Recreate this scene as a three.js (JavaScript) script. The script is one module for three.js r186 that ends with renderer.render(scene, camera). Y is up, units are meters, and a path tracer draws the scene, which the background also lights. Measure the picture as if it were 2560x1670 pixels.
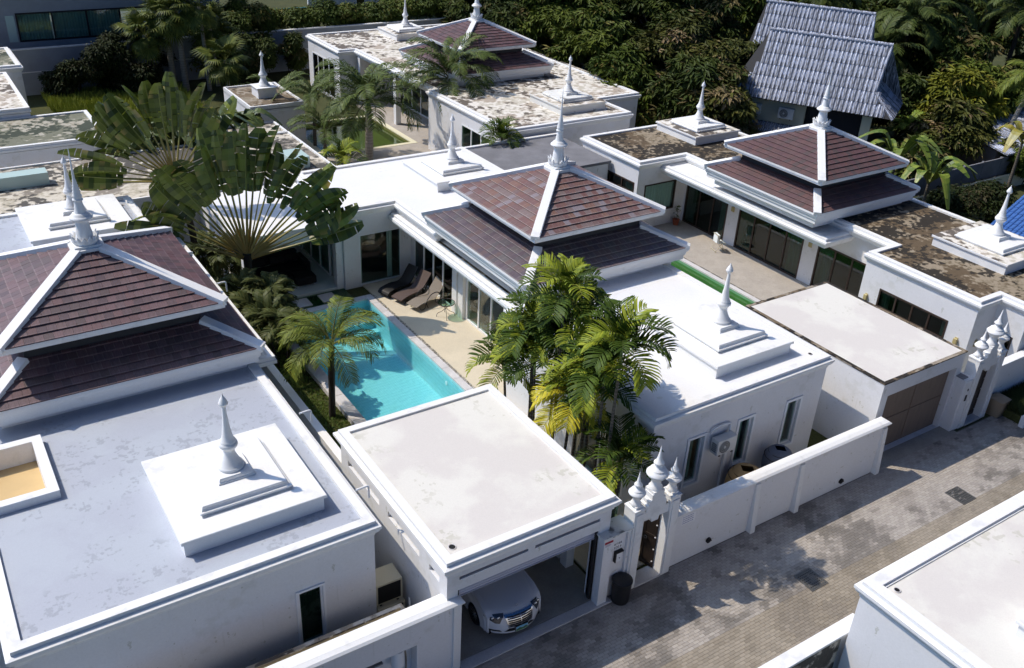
import * as THREE from 'three';
import { Sky } from 'three/addons/objects/Sky.js';
import { mergeGeometries } from 'three/addons/utils/BufferGeometryUtils.js';
import { RoundedBoxGeometry } from 'three/addons/geometries/RoundedBoxGeometry.js';

// ---------------------------------------------------------------- camera, sky, sun, exposure
const scene = new THREE.Scene();
const rad = THREE.MathUtils.degToRad;
const camera = new THREE.PerspectiveCamera(39.43, 1024 / 668, 0.5, 900);
camera.rotation.order = 'YXZ';
camera.rotation.set(rad(-29.16), rad(-34.45), rad(3.07));
camera.position.set(0, 20, 0);
const renderer = new THREE.WebGLRenderer({ antialias: true });
renderer.toneMapping = THREE.LinearToneMapping;
renderer.toneMappingExposure = 0.91;
renderer.shadowMap.enabled = true;
renderer.shadowMap.type = THREE.PCFSoftShadowMap;
const sunDir = new THREE.Vector3(-0.53, 1, -0.54).normalize();
const sky = new Sky();
sky.name = 'sky';
sky.scale.setScalar(800);
sky.userData = { kind: 'structure', label: 'clear bright blue daytime sky above the houses', category: 'sky' };
sky.material.uniforms.sunPosition.value.copy(sunDir);
sky.material.uniforms.turbidity.value = 8;
sky.material.uniforms.rayleigh.value = 0.55;
sky.material.uniforms.mieCoefficient.value = 0.004;
scene.add(sky);
scene.environmentIntensity = 0.23;
const sun = new THREE.DirectionalLight(0xfff1dc, 4.3);
sun.position.copy(sunDir).multiplyScalar(120).add(new THREE.Vector3(22, 0, -35));
sun.target.position.set(22, 0, -35);
sun.castShadow = true;
sun.shadow.mapSize.set(4096, 4096);
sun.shadow.radius = 1;
Object.assign(sun.shadow.camera, { left: -75, right: 75, top: 75, bottom: -75, near: 1, far: 300 });
scene.add(sun, sun.target);

// ---------------------------------------------------------------- helpers
let SEED = 7;
const mul = (s) => () => { s = (s + 0x6d2b79f5) | 0; let t = Math.imul(s ^ (s >>> 15), 1 | s); t = (t + Math.imul(t ^ (t >>> 7), 61 | t)) ^ t; return ((t ^ (t >>> 14)) >>> 0) / 4294967296; };
const R0 = mul(11);
const rr = (a, b, f = R0) => a + (b - a) * f();
const lerp = (a, b, t) => a + (b - a) * t;
const clamp = (x, a = 0, b = 1) => Math.min(b, Math.max(a, x));
const sm = (a, b, x) => { const t = clamp((x - a) / (b - a)); return t * t * (3 - 2 * t); };
const names = new Map();
function numbered(n) { const k = names.get(n) || 0; names.set(n, k + 1); return k ? n + '_' + String(k).padStart(3, '0') : n; }
function tag(o, label, category, group, kind) {
  o.userData.label = label; o.userData.category = category;
  if (group) o.userData.group = group;
  if (kind) o.userData.kind = kind;
  return o;
}
function thing(name, label, category, [x, y, z] = [0, 0, 0], turn = 0, group, kind) {
  const o = new THREE.Group(); o.name = numbered(name); o.position.set(x, y, z); o.rotation.y = turn;
  scene.add(o); return tag(o, label, category, group, kind);
}
function dup(root, pos, turn, label, group) {
  const r = root.clone(); r.name = numbered(root.name.replace(/_\d+$/, '')); r.userData = { ...root.userData };
  r.position.set(...pos); r.rotation.y = turn; if (label) r.userData.label = label; if (group) r.userData.group = group;
  scene.add(r); return r;
}
// merge, flat or smooth as given, world-planar uv in metres where asked
function planar(g) {
  const p = g.attributes.position, n = g.attributes.normal, uv = new Float32Array(p.count * 2);
  for (let i = 0; i < p.count; i++) {
    const ax = Math.abs(n.getX(i)), ay = Math.abs(n.getY(i)), az = Math.abs(n.getZ(i));
    if (ay >= ax && ay >= az) { uv[2 * i] = p.getX(i); uv[2 * i + 1] = p.getZ(i); }
    else if (ax >= az) { uv[2 * i] = p.getZ(i); uv[2 * i + 1] = p.getY(i); }
    else { uv[2 * i] = p.getX(i); uv[2 * i + 1] = p.getY(i); }
  }
  g.setAttribute('uv', new THREE.BufferAttribute(uv, 2));
  return g;
}
const flatGeo = (g) => (g.index ? g.toNonIndexed() : g);
function join(list) {
  list = (Array.isArray(list) ? list.flat(9) : [list]).map(flatGeo);
  for (const g of list) { if (!g.attributes.normal) g.computeVertexNormals(); for (const k of Object.keys(g.attributes)) if (!['position', 'normal', 'uv', 'color'].includes(k)) g.deleteAttribute(k); if (!g.attributes.uv) g.setAttribute('uv', new THREE.BufferAttribute(new Float32Array(g.attributes.position.count * 2), 2)); }
  const anyC = list.some((g) => g.attributes.color);
  if (anyC) for (const g of list) if (!g.attributes.color) g.setAttribute('color', new THREE.BufferAttribute(new Float32Array(g.attributes.position.count * 3).fill(1), 3));
  for (const g of list) g.morphAttributes = {};
  return list.length === 1 ? list[0] : mergeGeometries(list, false);
}
function shadowed(m) { m.castShadow = m.receiveShadow = true; return m; }
// local-coordinate part
function part(name, geos, mat, parent, uvKeep) {
  const g = join(geos); if (!uvKeep) planar(g);
  const m = shadowed(new THREE.Mesh(g, mat)); m.name = parent === scene ? numbered(name) : name; parent.add(m); return m;
}
// the same from world coordinates (parents unrotated)
function wpart(name, geos, mat, parent, uvKeep) {
  const g = join(geos); if (!uvKeep) planar(g);
  const o = new THREE.Vector3(); for (let p = parent; p && p !== scene; p = p.parent) o.add(p.position);
  g.translate(-o.x, -o.y, -o.z);
  const m = shadowed(new THREE.Mesh(g, mat)); m.name = parent === scene ? numbered(name) : name; parent.add(m); return m;
}
const bx = (x0, x1, y0, y1, z0, z1) => { const g = new THREE.BoxGeometry(Math.abs(x1 - x0), Math.abs(y1 - y0), Math.abs(z1 - z0)); g.translate((x0 + x1) / 2, (y0 + y1) / 2, (z0 + z1) / 2); return g.toNonIndexed(); };
const rb = (x0, x1, y0, y1, z0, z1, r = 0.02, s = 1) => { const w = Math.abs(x1 - x0), h = Math.abs(y1 - y0), d = Math.abs(z1 - z0); const g = new RoundedBoxGeometry(w, h, d, s, Math.min(r, w / 2.01, h / 2.01, d / 2.01)); g.translate((x0 + x1) / 2, (y0 + y1) / 2, (z0 + z1) / 2); return flatGeo(g); };
const cyl = (x, y0, y1, z, r0, r1 = r0, n = 16) => { const g = new THREE.CylinderGeometry(r1, r0, y1 - y0, n); g.translate(x, (y0 + y1) / 2, z); return g.toNonIndexed(); };
const lathe = (pts, n = 20, x = 0, y = 0, z = 0) => { const g = new THREE.LatheGeometry(pts.map(([r, h]) => new THREE.Vector2(Math.max(r, 0.0005), h)), n); g.translate(x, y, z); return g.toNonIndexed(); };
const tube = (pts, r, seg = 12, n = 6) => new THREE.TubeGeometry(new THREE.CatmullRomCurve3(pts.map((p) => new THREE.Vector3(...p))), seg, r, n, false).toNonIndexed();
// tapered tube along points, radii per point
function limb(pts, radii, n = 8, seg = 14) {
  const c = new THREE.CatmullRomCurve3(pts.map((p) => new THREE.Vector3(...p)));
  const g = new THREE.TubeGeometry(c, seg, 1, n, false), p = g.attributes.position;
  for (let i = 0; i <= seg; i++) {
    const t = i / seg, f = t * (radii.length - 1), k = Math.min(Math.floor(f), radii.length - 2), r = lerp(radii[k], radii[k + 1], f - k), o = c.getPointAt(t);
    for (let j = 0; j <= n; j++) { const q = i * (n + 1) + j; p.setXYZ(q, o.x + (p.getX(q) - o.x) * r, o.y + (p.getY(q) - o.y) * r, o.z + (p.getZ(q) - o.z) * r); }
  }
  g.computeVertexNormals(); return g.toNonIndexed();
}
// quads from point rows -> flat shaded strip geometry
function tri(verts, cols) {
  const g = new THREE.BufferGeometry(); g.setAttribute('position', new THREE.BufferAttribute(new Float32Array(verts), 3));
  if (cols) g.setAttribute('color', new THREE.BufferAttribute(new Float32Array(cols), 3));
  g.computeVertexNormals(); return g;
}
function quad(out, a, b, c, d) { out.push(...a, ...b, ...c, ...a, ...c, ...d); }
// box in a wall's frame: axis 'z' looks towards +z, axis 'x' looks towards -x; a = along, b = height, d = out of the wall
function wb(axis, at, a0, a1, b0, b1, d0, d1) { return axis === 'z' ? bx(a0, a1, b0, b1, at + d0, at + d1) : bx(at - d1, at - d0, b0, b1, a0, a1); }
// wall sheet of thickness th behind the plane, with rectangular openings [a0,a1,b0,b1]
function wall(axis, at, a0, a1, y0, y1, holes = [], th = 0.2) {
  const s = new THREE.Shape([[a0, y0], [a1, y0], [a1, y1], [a0, y1]].map((p) => new THREE.Vector2(...p)));
  for (const [h0, h1, v0, v1] of holes) s.holes.push(new THREE.Path([[h0, Math.max(v0, y0 + 0.001)], [h0, v1], [h1, v1], [h1, Math.max(v0, y0 + 0.001)]].map((p) => new THREE.Vector2(...p))));
  const g = new THREE.ExtrudeGeometry(s, { depth: th, bevelEnabled: false });
  if (axis === 'z') g.translate(0, 0, at - th);
  else { g.rotateY(-Math.PI / 2); g.translate(at + th, 0, 0); }
  return flatGeo(g);
}
// horizontal slab of an outline with holes
function slab(outline, y0, y1, holes = []) {
  const s = new THREE.Shape(outline.map(([x, z]) => new THREE.Vector2(x, -z)));
  for (const h of holes) s.holes.push(new THREE.Path(h.map(([x, z]) => new THREE.Vector2(x, -z))));
  const g = new THREE.ExtrudeGeometry(s, { depth: y1 - y0, bevelEnabled: false });
  g.rotateX(-Math.PI / 2); g.translate(0, y0, 0); return flatGeo(g);
}
const rect = (x0, x1, z0, z1) => [[x0, z0], [x1, z0], [x1, z1], [x0, z1]];
// profile swept round a closed outline with mitred corners; profile [out, y]
function sweep(outline, profile, closed = true) {
  let area = 0; const n = outline.length;
  for (let i = 0; i < n; i++) { const a = outline[i], b = outline[(i + 1) % n]; area += a[0] * b[1] - b[0] * a[1]; }
  const sg = area > 0 ? 1 : -1, nor = (a, b) => { const dx = b[0] - a[0], dz = b[1] - a[1], l = Math.hypot(dx, dz); return [sg * dz / l, -sg * dx / l]; };
  const at = (i, d) => {
    const p = outline[i], a = outline[(i + n - 1) % n], b = outline[(i + 1) % n];
    let m; const n1 = (closed || i > 0) ? nor(a, p) : null, n2 = (closed || i < n - 1) ? nor(p, b) : null;
    if (n1 && n2) { const k = 1 + n1[0] * n2[0] + n1[1] * n2[1]; m = [(n1[0] + n2[0]) / k, (n1[1] + n2[1]) / k]; } else m = n1 || n2;
    return [p[0] + m[0] * d, p[1] + m[1] * d];
  };
  const v = [];
  for (let i = 0; i < (closed ? n : n - 1); i++) for (let k = 0; k < profile.length - 1; k++) {
    const j = (i + 1) % n, [d0, y0] = profile[k], [d1, y1] = profile[k + 1];
    const A = at(i, d0), B = at(j, d0), C = at(j, d1), D = at(i, d1);
    const q = [[A[0], y0, A[1]], [B[0], y0, B[1]], [C[0], y1, C[1]], [D[0], y1, D[1]]];
    sg > 0 ? quad(v, q[0], q[1], q[2], q[3]) : quad(v, q[3], q[2], q[1], q[0]);
  }
  return tri(v);
}
// ---------------------------------------------------------------- procedural textures
function noiseGrid(n, seed) { const f = mul(seed), a = new Float32Array(n * n); for (let i = 0; i < a.length; i++) a[i] = f(); return (u, v) => { u = u * n; v = v * n; const x = Math.floor(u), y = Math.floor(v), fx = u - x, fy = v - y, sx = fx * fx * (3 - 2 * fx), sy = fy * fy * (3 - 2 * fy); const g = (i, j) => a[(((j % n) + n) % n) * n + (((i % n) + n) % n)]; return lerp(lerp(g(x, y), g(x + 1, y), sx), lerp(g(x, y + 1), g(x + 1, y + 1), sx), sy); }; }
function fbm(base, oct, seed) { const gs = []; for (let i = 0; i < oct; i++) gs.push(noiseGrid(base << i, seed + i * 17)); return (u, v) => { let s = 0, a = 0.5, t = 0; for (const g of gs) { s += a * g(u, v); t += a; a *= 0.55; } return s / t; }; }
function tex(size, metres, fn, srgb = true) {
  const d = new Uint8Array(size * size * 4);
  for (let y = 0; y < size; y++) for (let x = 0; x < size; x++) { const c = fn(x / size, y / size), o = (y * size + x) * 4; d[o] = clamp(c[0]) * 255; d[o + 1] = clamp(c[1]) * 255; d[o + 2] = clamp(c[2]) * 255; d[o + 3] = 255; }
  const t = new THREE.DataTexture(d, size, size); t.wrapS = t.wrapT = THREE.RepeatWrapping; t.magFilter = THREE.LinearFilter; t.minFilter = THREE.LinearMipmapLinearFilter; t.generateMipmaps = true;
  if (srgb) t.colorSpace = THREE.SRGBColorSpace; t.repeat.set(1 / metres, 1 / metres); t.needsUpdate = true; return t;
}
const mix3 = (a, b, t) => [lerp(a[0], b[0], t), lerp(a[1], b[1], t), lerp(a[2], b[2], t)];
const hex = (h) => [(h >> 16) / 255, ((h >> 8) & 255) / 255, (h & 255) / 255];
const mat = (o) => new THREE.MeshStandardMaterial({ roughness: 0.8, ...o });
const n1 = fbm(4, 6, 101), n2 = fbm(8, 6, 202), n3 = fbm(32, 4, 303), n4 = fbm(6, 6, 404), nf = fbm(128, 2, 505);
const M = {};
M.plaster = mat({ map: tex(512, 5, (u, v) => { const k = 0.88 + 0.035 * (n1(u, v) - 0.5) + 0.03 * (nf(u, v) - 0.5), d = sm(0.66, 0.8, n2(u, v)) * 0.035 + sm(0.6, 0.75, n2(u * 5, v * 0.3)) * 0.045 * n1(v, u) + sm(0.79, 0.82, n3(u, v)) * 0.1; return [k - d, k - d, k - d * 1.3]; }), roughness: 0.75 });
M.trim = mat({ map: tex(512, 4, (u, v) => { const k = 0.905 + 0.03 * (nf(u, v) - 0.5) - 0.05 * sm(0.62, 0.8, n2(u, v)); return [k, k, k - 0.01]; }), roughness: 0.7 });
M.oldTrim = mat({ map: tex(512, 4, (u, v) => { const k = 0.89 - 0.06 * n1(u, v), d = sm(0.6, 0.72, n2(u, v)) * 0.55; return mix3([k, k, k - 0.02], [0.2, 0.19, 0.18], d); }), roughness: 0.85 });
const roofTex = (a, b, spot, th, seed, s = 1024, m = 13) => { const A = fbm(5, 7, seed), B = fbm(14, 5, seed + 50), C = fbm(60, 3, seed + 90), D = fbm(3, 4, seed + 140); return tex(s, m, (u, v) => { let c = mix3(a, b, sm(0.4, 0.62, A(u, v))); const gate = sm(0.45, 0.6, D(u, v)); c = mix3(c, spot, sm(th, th + 0.07, B(u, v) * 0.5 + C(u, v) * 0.5) * 0.65 * gate); const g = (nf(u * 3, v * 3) - 0.5) * 0.035; return [c[0] + g, c[1] + g, c[2] + g]; }); };
M.roofWhite = mat({ map: roofTex([0.905, 0.905, 0.9], [0.89, 0.895, 0.91], [0.84, 0.84, 0.81], 0.6, 610), roughness: 0.7 });
M.roofLilac = mat({ map: roofTex([0.685, 0.71, 0.745], [0.67, 0.69, 0.73], [0.58, 0.6, 0.635], 0.575, 640, 1024, 6), roughness: 0.6 });
M.roofCream = mat({ map: roofTex([0.865, 0.855, 0.82], [0.825, 0.805, 0.78], [0.74, 0.73, 0.67], 0.57, 670, 1024, 8), roughness: 0.8 });
function stained(base, dark, brown, kd, kb, seed, m = 16) {
  const A = fbm(7, 7, seed), B = fbm(11, 7, seed + 31), C = fbm(64, 4, seed + 63), W = fbm(9, 5, seed + 77);
  return tex(1024, m, (u, v) => {
    const w = (W(u, v) - 0.5) * 0.16, a = A(u + w, v * 1 + w), b = B(u - w, v + w), c = C(u, v);
    let col = mix3(base, [base[0] * 0.85, base[1] * 0.84, base[2] * 0.8], sm(0.35, 0.65, c));
    col = mix3(col, brown, sm(kb, kb + 0.07, b * 0.66 + c * 0.34) * 0.85);
    col = mix3(col, dark, sm(kd, kd + 0.05, a * 0.62 + c * 0.38) * 0.92);
    const g = (nf(u * 4, v * 4) - 0.5) * 0.07; return [col[0] + g, col[1] + g, col[2] + g];
  });
}
M.stainBrown = mat({ map: stained([0.6, 0.56, 0.5], [0.14, 0.125, 0.11], [0.42, 0.36, 0.28], 0.5, 0.44, 710), roughness: 0.95 });
M.stainDark = mat({ map: stained([0.58, 0.53, 0.45], [0.15, 0.13, 0.1], [0.34, 0.28, 0.2], 0.475, 0.45, 730, 11), roughness: 0.95 });
M.stainPale = mat({ map: stained([0.87, 0.85, 0.81], [0.36, 0.33, 0.3], [0.66, 0.61, 0.55], 0.55, 0.5, 750), roughness: 0.95 });
M.stainGrey = mat({ map: stained([0.8, 0.77, 0.71], [0.3, 0.29, 0.27], [0.5, 0.47, 0.43], 0.525, 0.47, 770), roughness: 0.95 });
M.stainGreen = mat({ map: stained([0.68, 0.66, 0.6], [0.22, 0.25, 0.2], [0.42, 0.43, 0.36], 0.52, 0.47, 790), roughness: 0.95 });
M.stone = mat({ map: tex(512, 3, (u, v) => { const k = 0.78 + 0.1 * (n2(u, v) - 0.5) + 0.08 * (nf(u, v) - 0.5); return [k, k * 0.985, k * 0.98]; }), roughness: 0.7 });
M.deck = mat({ map: tex(512, 4, (u, v) => { const k = 0.8 + 0.07 * (n1(u, v) - 0.5) + 0.05 * (nf(u, v) - 0.5); return [k, k * 0.945, k * 0.83]; }), roughness: 0.75 });
M.terrace = mat({ map: tex(512, 4, (u, v) => { const k = 0.66 + 0.1 * (n2(u, v) - 0.5) + 0.1 * (nf(u, v) - 0.5); return [k, k * 0.95, k * 0.885]; }), roughness: 0.8 });
M.concrete = mat({ map: tex(512, 4, (u, v) => { const k = 0.6 + 0.14 * (n2(u, v) - 0.5) + 0.07 * (nf(u, v) - 0.5); return [k, k * 0.98, k * 0.93]; }), roughness: 0.85 });
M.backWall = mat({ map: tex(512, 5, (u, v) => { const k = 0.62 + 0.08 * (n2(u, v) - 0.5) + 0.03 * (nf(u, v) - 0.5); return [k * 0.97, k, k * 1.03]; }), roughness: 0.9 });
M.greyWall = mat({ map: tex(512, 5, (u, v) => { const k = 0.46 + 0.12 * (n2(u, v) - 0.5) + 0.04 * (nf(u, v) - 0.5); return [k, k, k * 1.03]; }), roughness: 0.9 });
M.cream = mat({ color: 0xd9d2b4, roughness: 0.85 });
M.sand = mat({ map: tex(256, 3, (u, v) => { const k = 0.8 + 0.06 * (n2(u, v) - 0.5); return [k, k * 0.86, k * 0.62]; }), roughness: 0.9 });
M.tray = mat({ color: 0xd9ded8, roughness: 0.7 });
M.soil = mat({ map: tex(512, 6, (u, v) => mix3([0.2, 0.23, 0.1], [0.3, 0.3, 0.13], n2(u, v)).map((c) => c + 0.1 * (nf(u, v) - 0.5))), roughness: 1 });
M.black = mat({ color: 0x0d0d0f, roughness: 0.6 });
M.bin = mat({ color: 0x17171a, roughness: 0.5 });
M.rubber = mat({ color: 0x15151a, roughness: 0.8 });
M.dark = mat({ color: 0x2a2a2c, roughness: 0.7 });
M.whiteMetal = mat({ color: 0xe9ebec, roughness: 0.4 });
M.brownMetal = mat({ color: 0x3a2d25, roughness: 0.5 });
M.shutter = mat({ color: 0xb5b7c4, roughness: 0.5 });
M.louvre = mat({ color: 0x7d7d80, roughness: 0.7 });
M.door = mat({ map: tex(512, 2, (u, v) => { const k = 0.13 + 0.1 * n3(u * 4, v * 0.25); return [k, k * 0.8, k * 0.66]; }), roughness: 0.55 });
M.garageDoor = mat({ map: tex(512, 2, (u, v) => { const k = 0.42 + 0.07 * n3(u, v * 0.1); return [k, k * 0.87, k * 0.76]; }), roughness: 0.6 });
M.chrome = mat({ color: 0xd8dade, roughness: 0.15, metalness: 1 });
M.iron = mat({ color: 0x6a6a68, roughness: 0.55, metalness: 0.6 });
M.glass = new THREE.MeshPhysicalMaterial({ color: 0xe0ebe7, transmission: 1, thickness: 0, roughness: 0.03, ior: 1.5 });
M.glassGreen = new THREE.MeshPhysicalMaterial({ color: 0xc4ddd1, transmission: 1, thickness: 0, roughness: 0.05, ior: 1.5 });
M.glassTint = new THREE.MeshPhysicalMaterial({ color: 0xa4b6af, transmission: 1, thickness: 0, roughness: 0.03, ior: 1.5 });
M.glassDark = new THREE.MeshPhysicalMaterial({ color: 0x4a5a58, transmission: 1, thickness: 0, roughness: 0.04, ior: 1.5 });
M.skylight = mat({ color: 0xb9d0c8, roughness: 0.2 });
M.curtain = mat({ color: 0xe6ecea, roughness: 0.95, side: THREE.DoubleSide });
M.curtainGreen = mat({ color: 0xa6b8b2, roughness: 0.95, side: THREE.DoubleSide });
M.curtainOlive = mat({ color: 0x7c8d80, roughness: 0.95, side: THREE.DoubleSide });
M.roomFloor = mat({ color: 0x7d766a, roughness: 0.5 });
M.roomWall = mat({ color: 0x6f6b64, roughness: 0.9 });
M.acWhite = mat({ color: 0xd9d8d2, roughness: 0.5 });
M.acBeige = mat({ color: 0xc9c2a9, roughness: 0.6 });
M.fan = mat({ color: 0x70706c, roughness: 0.6 });
M.sconce = mat({ color: 0xb5a673, roughness: 0.5 });
M.terracotta = mat({ color: 0x9c5238, roughness: 0.9 });
M.poolTile = mat({ map: tex(512, 2.4, (u, v) => { const gx = (u * 24) % 1, gy = (v * 24) % 1, j = gx < 0.1 || gy < 0.1 ? 0.05 : 0, i = Math.floor(u * 24), k = Math.floor(v * 24), t = (Math.sin(i * 12.9 + k * 78.2) * 43758.5) % 1; return [0.53 + 0.03 * t + j, 0.8 + 0.02 * t + j, 0.825 + 0.02 * t + j]; }), roughness: 0.4 });
M.poolGreen = mat({ map: tex(256, 4, (u, v) => { const k = n2(u, v); return [0.38 + 0.06 * k, 0.57 + 0.06 * k, 0.43 + 0.05 * k]; }), roughness: 0.8 });
M.poolMurk = mat({ map: tex(256, 4, (u, v) => { const k = n2(u, v); return [0.38 + 0.1 * k, 0.38 + 0.08 * k, 0.17 + 0.06 * k]; }), roughness: 0.8 });
const ripple = tex(512, 3.2, (u, v) => { const k = n2(u, v) * 0.8 + n4(u, v) * 0.2; return [k, k, k]; }, false);
M.water = new THREE.MeshPhysicalMaterial({ color: 0xf4ffff, transmission: 1, thickness: 0, roughness: 0.02, ior: 1.33, bumpMap: ripple, bumpScale: 0.005 });
M.waterGreen = new THREE.MeshPhysicalMaterial({ color: 0xe2efd6, transmission: 1, thickness: 0, roughness: 0.03, ior: 1.33, bumpMap: ripple, bumpScale: 0.01 });
M.bark = mat({ map: tex(256, 1, (u, v) => { const r = 0.5 + 0.5 * Math.sin(v * 50 + 3 * n2(u, v)), k = 0.3 + 0.12 * r + 0.12 * (n3(u, v) - 0.5); return [k, k * 0.93, k * 0.82]; }), roughness: 0.95 });
M.barkPale = mat({ map: tex(256, 1.2, (u, v) => { const r = 0.5 + 0.5 * Math.sin(v * 40 + 2 * n2(u, v)), k = 0.56 + 0.08 * r + 0.12 * (n3(u, v) - 0.5); return [k, k * 0.95, k * 0.87]; }), roughness: 0.95 });
M.barkDark = mat({ color: 0x2c2620, roughness: 0.95 });
const leafMat = (t = 0.25, r = 0.5) => new THREE.MeshPhysicalMaterial({ vertexColors: true, roughness: r, side: THREE.DoubleSide, transmission: t, thickness: 0, specularIntensity: 0.35 });
M.palmLeaf = leafMat(0.12, 0.55);
M.broadLeaf = mat({ vertexColors: true, roughness: 0.45, side: THREE.DoubleSide });
M.treeLeaf = new THREE.MeshPhysicalMaterial({ color: 0xffffff, roughness: 0.62, specularIntensity: 0.35, side: THREE.DoubleSide });
M.grass = mat({ vertexColors: true, roughness: 0.8, side: THREE.DoubleSide });
// ---------------------------------------------------------------- building pieces
const crownProfile = (top, deck) => [[-0.22, deck - 0.02], [-0.22, top], [0.03, top], [0.03, top - 0.11], [0.075, top - 0.12], [0.15, top - 0.14], [0.15, top - 0.23], [0.12, top - 0.25], [0.105, top - 0.31], [0.06, top - 0.37], [0.02, top - 0.4], [0.02, top - 0.46], [-0.01, top - 0.46]];
const slimProfile = (top, deck) => [[-0.18, deck - 0.02], [-0.18, top], [0.02, top], [0.02, top - 0.12], [0.06, top - 0.14], [0.06, top - 0.26], [-0.01, top - 0.27]];
const bare = (top, deck) => [[-0.12, deck - 0.02], [-0.12, top], [0.0, top], [0.0, top - 0.3]];
function inset(outline, d) { let area = 0; const n = outline.length; for (let i = 0; i < n; i++) { const p = outline[i], q = outline[(i + 1) % n]; area += p[0] * q[1] - q[0] * p[1]; } const sg = area > 0 ? 1 : -1; return outline.map((p, i) => { const f = (a, q) => { const dx = q[0] - a[0], dz = q[1] - a[1], l = Math.hypot(dx, dz); return [sg * dz / l, -sg * dx / l]; }; const u = f(outline[(i + n - 1) % n], p), v = f(p, outline[(i + 1) % n]), k = 1 + u[0] * v[0] + u[1] * v[1]; return [p[0] - d * (u[0] + v[0]) / k, p[1] - d * (u[1] + v[1]) / k]; }); }
function flatRoof(parent, outline, top, deckMat, { profile = crownProfile, holes = [], drop = 0.1, trim = M.trim, name = 'roof_deck' } = {}) {
  const y = top - drop;
  const d = wpart(name, slab(inset(outline, 0.1), y - 0.28, y, holes), deckMat, parent);
  wpart('cornice', sweep(outline, profile(top, y)), trim, parent);
  return d;
}
function window_(parent, axis, at, a0, a1, b0, b1, { n = 1, frame = M.whiteMetal, fw = 0.06, glass = M.glass, name = 'window', depth = 0.1, out = 0.02, curtains = [], surround = 0, curtainMat = M.curtain, thick = 0.05 } = {}) {
  const bars = [wb(axis, at, a0, a0 + fw, b0, b1, out - depth, out), wb(axis, at, a1 - fw, a1, b0, b1, out - depth, out), wb(axis, at, a0 + fw, a1 - fw, b0, b0 + fw, out - depth, out), wb(axis, at, a0 + fw, a1 - fw, b1 - fw, b1, out - depth, out)];
  for (let i = 1; i < n; i++) { const a = lerp(a0 + fw / 2, a1 - fw / 2, i / n); bars.push(wb(axis, at, a - fw / 2, a + fw / 2, b0 + fw, b1 - fw, out - depth + 0.01, out - 0.008)); }
  if (surround) { const s = surround, o = 0.045; bars.push(wb(axis, at, a0 - s, a0, b0 - s, b1 + s, 0, o), wb(axis, at, a1, a1 + s, b0 - s, b1 + s, 0, o), wb(axis, at, a0, a1, b1, b1 + s, 0, o), wb(axis, at, a0, a1, b0 - s, b0, 0, o)); }
  const w = wpart(name, bars, frame, parent);
  for (let i = 0; i < n; i++) {
    const p0 = lerp(a0 + fw / 2, a1 - fw / 2, i / n) + fw / 2, p1 = lerp(a0 + fw / 2, a1 - fw / 2, (i + 1) / n) - fw / 2, m = out - depth / 2;
    wpart('pane', wb(axis, at, p0 - 0.006, p1 + 0.006, b0 + fw - 0.006, b1 - fw + 0.006, m - 0.004, m + 0.004), glass, w);
  }
  for (const [f0, f1] of curtains) {
    const c0 = lerp(a0, a1, f0), c1 = lerp(a0, a1, f1), v = [], k = Math.max(8, Math.round((c1 - c0) / 0.045));
    const P = (i, y) => { const a = lerp(c0, c1, i / k), d = out - depth - 0.12 + 0.035 * Math.sin(i * 1.35) + 0.02 * Math.sin(i * 0.53); return axis === 'z' ? [a, y, at + d] : [at - d, y, a]; };
    for (let i = 0; i < k; i++) quad(v, P(i, b0 + 0.03), P(i + 1, b0 + 0.03), P(i + 1, b1 - 0.02), P(i, b1 - 0.02));
    wpart('curtain', tri(v), curtainMat, w);
  }
  return w;
}
// floor, back wall and ceiling of a room behind glass
function roomShell(parent, x0, x1, z0, z1, y1, backs = []) {
  wpart('room_floor', bx(x0, x1, -0.05, 0.075, z0, z1), M.roomFloor, parent);
  if (backs.length) wpart('room_wall', backs, M.roomWall, parent);
}
const spirePts = (s = 1) => [[0.34, 0], [0.35, 0.05], [0.33, 0.09], [0.29, 0.11], [0.25, 0.2], [0.2, 0.3], [0.155, 0.42], [0.145, 0.52], [0.155, 0.56], [0.19, 0.6], [0.235, 0.66], [0.245, 0.7], [0.235, 0.75], [0.2, 0.77], [0.205, 0.8], [0.195, 0.83], [0.165, 0.86], [0.13, 1.0], [0.09, 1.28], [0.062, 1.6], [0.05, 1.84], [0.052, 1.86], [0.09, 1.88], [0.12, 1.93], [0.122, 1.96], [0.1, 2.0], [0.098, 2.02], [0.075, 2.07], [0.045, 2.12], [0.02, 2.17], [0.004, 2.24]].map(([r, h]) => [r * s, h * s]);
const gPlinth = {};
// square block with a moulded top, a second moulded tier, a small one, and the lathe-turned spire
function plinth(parent, cx, cz, half, y, { mat: m = M.trim, block = 0.5, t2 = 1.15, t3 = 0.46, topMat = m, h = 1 } = {}) {
  const o = (k) => rect(cx - k, cx + k, cz - k, cz + k);
  const b = y + block, p = wpart('spire_plinth', [
    sweep(o(half), [[-0.07, y - 0.02], [-0.07, b - 0.13], [-0.03, b - 0.1], [0, b - 0.09], [0, b - 0.015], [-0.015, b]]),
    sweep(o(t2), [[-0.02, b - 0.01], [-0.02, b + 0.05], [0.03, b + 0.07], [0.03, b + 0.12], [-0.02, b + 0.13], [-0.05, b + 0.19], [-0.05, b + 0.22], [-0.075, b + 0.25]]),
    sweep(o(t3), [[0.02, b + 0.24], [0.02, b + 0.29], [-0.01, b + 0.31], [-0.01, b + 0.36], [-0.04, b + 0.4]]),
    slab(o(t2 - 0.07), b + 0.23, b + 0.25), slab(o(t3 - 0.035), b + 0.38, b + 0.4)], m, parent);
  wpart('plinth_top', slab(o(half - 0.014), b - 0.01, b), topMat, p);
  wpart('spire', lathe(spirePts(h), 24, cx, b + 0.4, cz), M.trim, parent);
}
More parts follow.
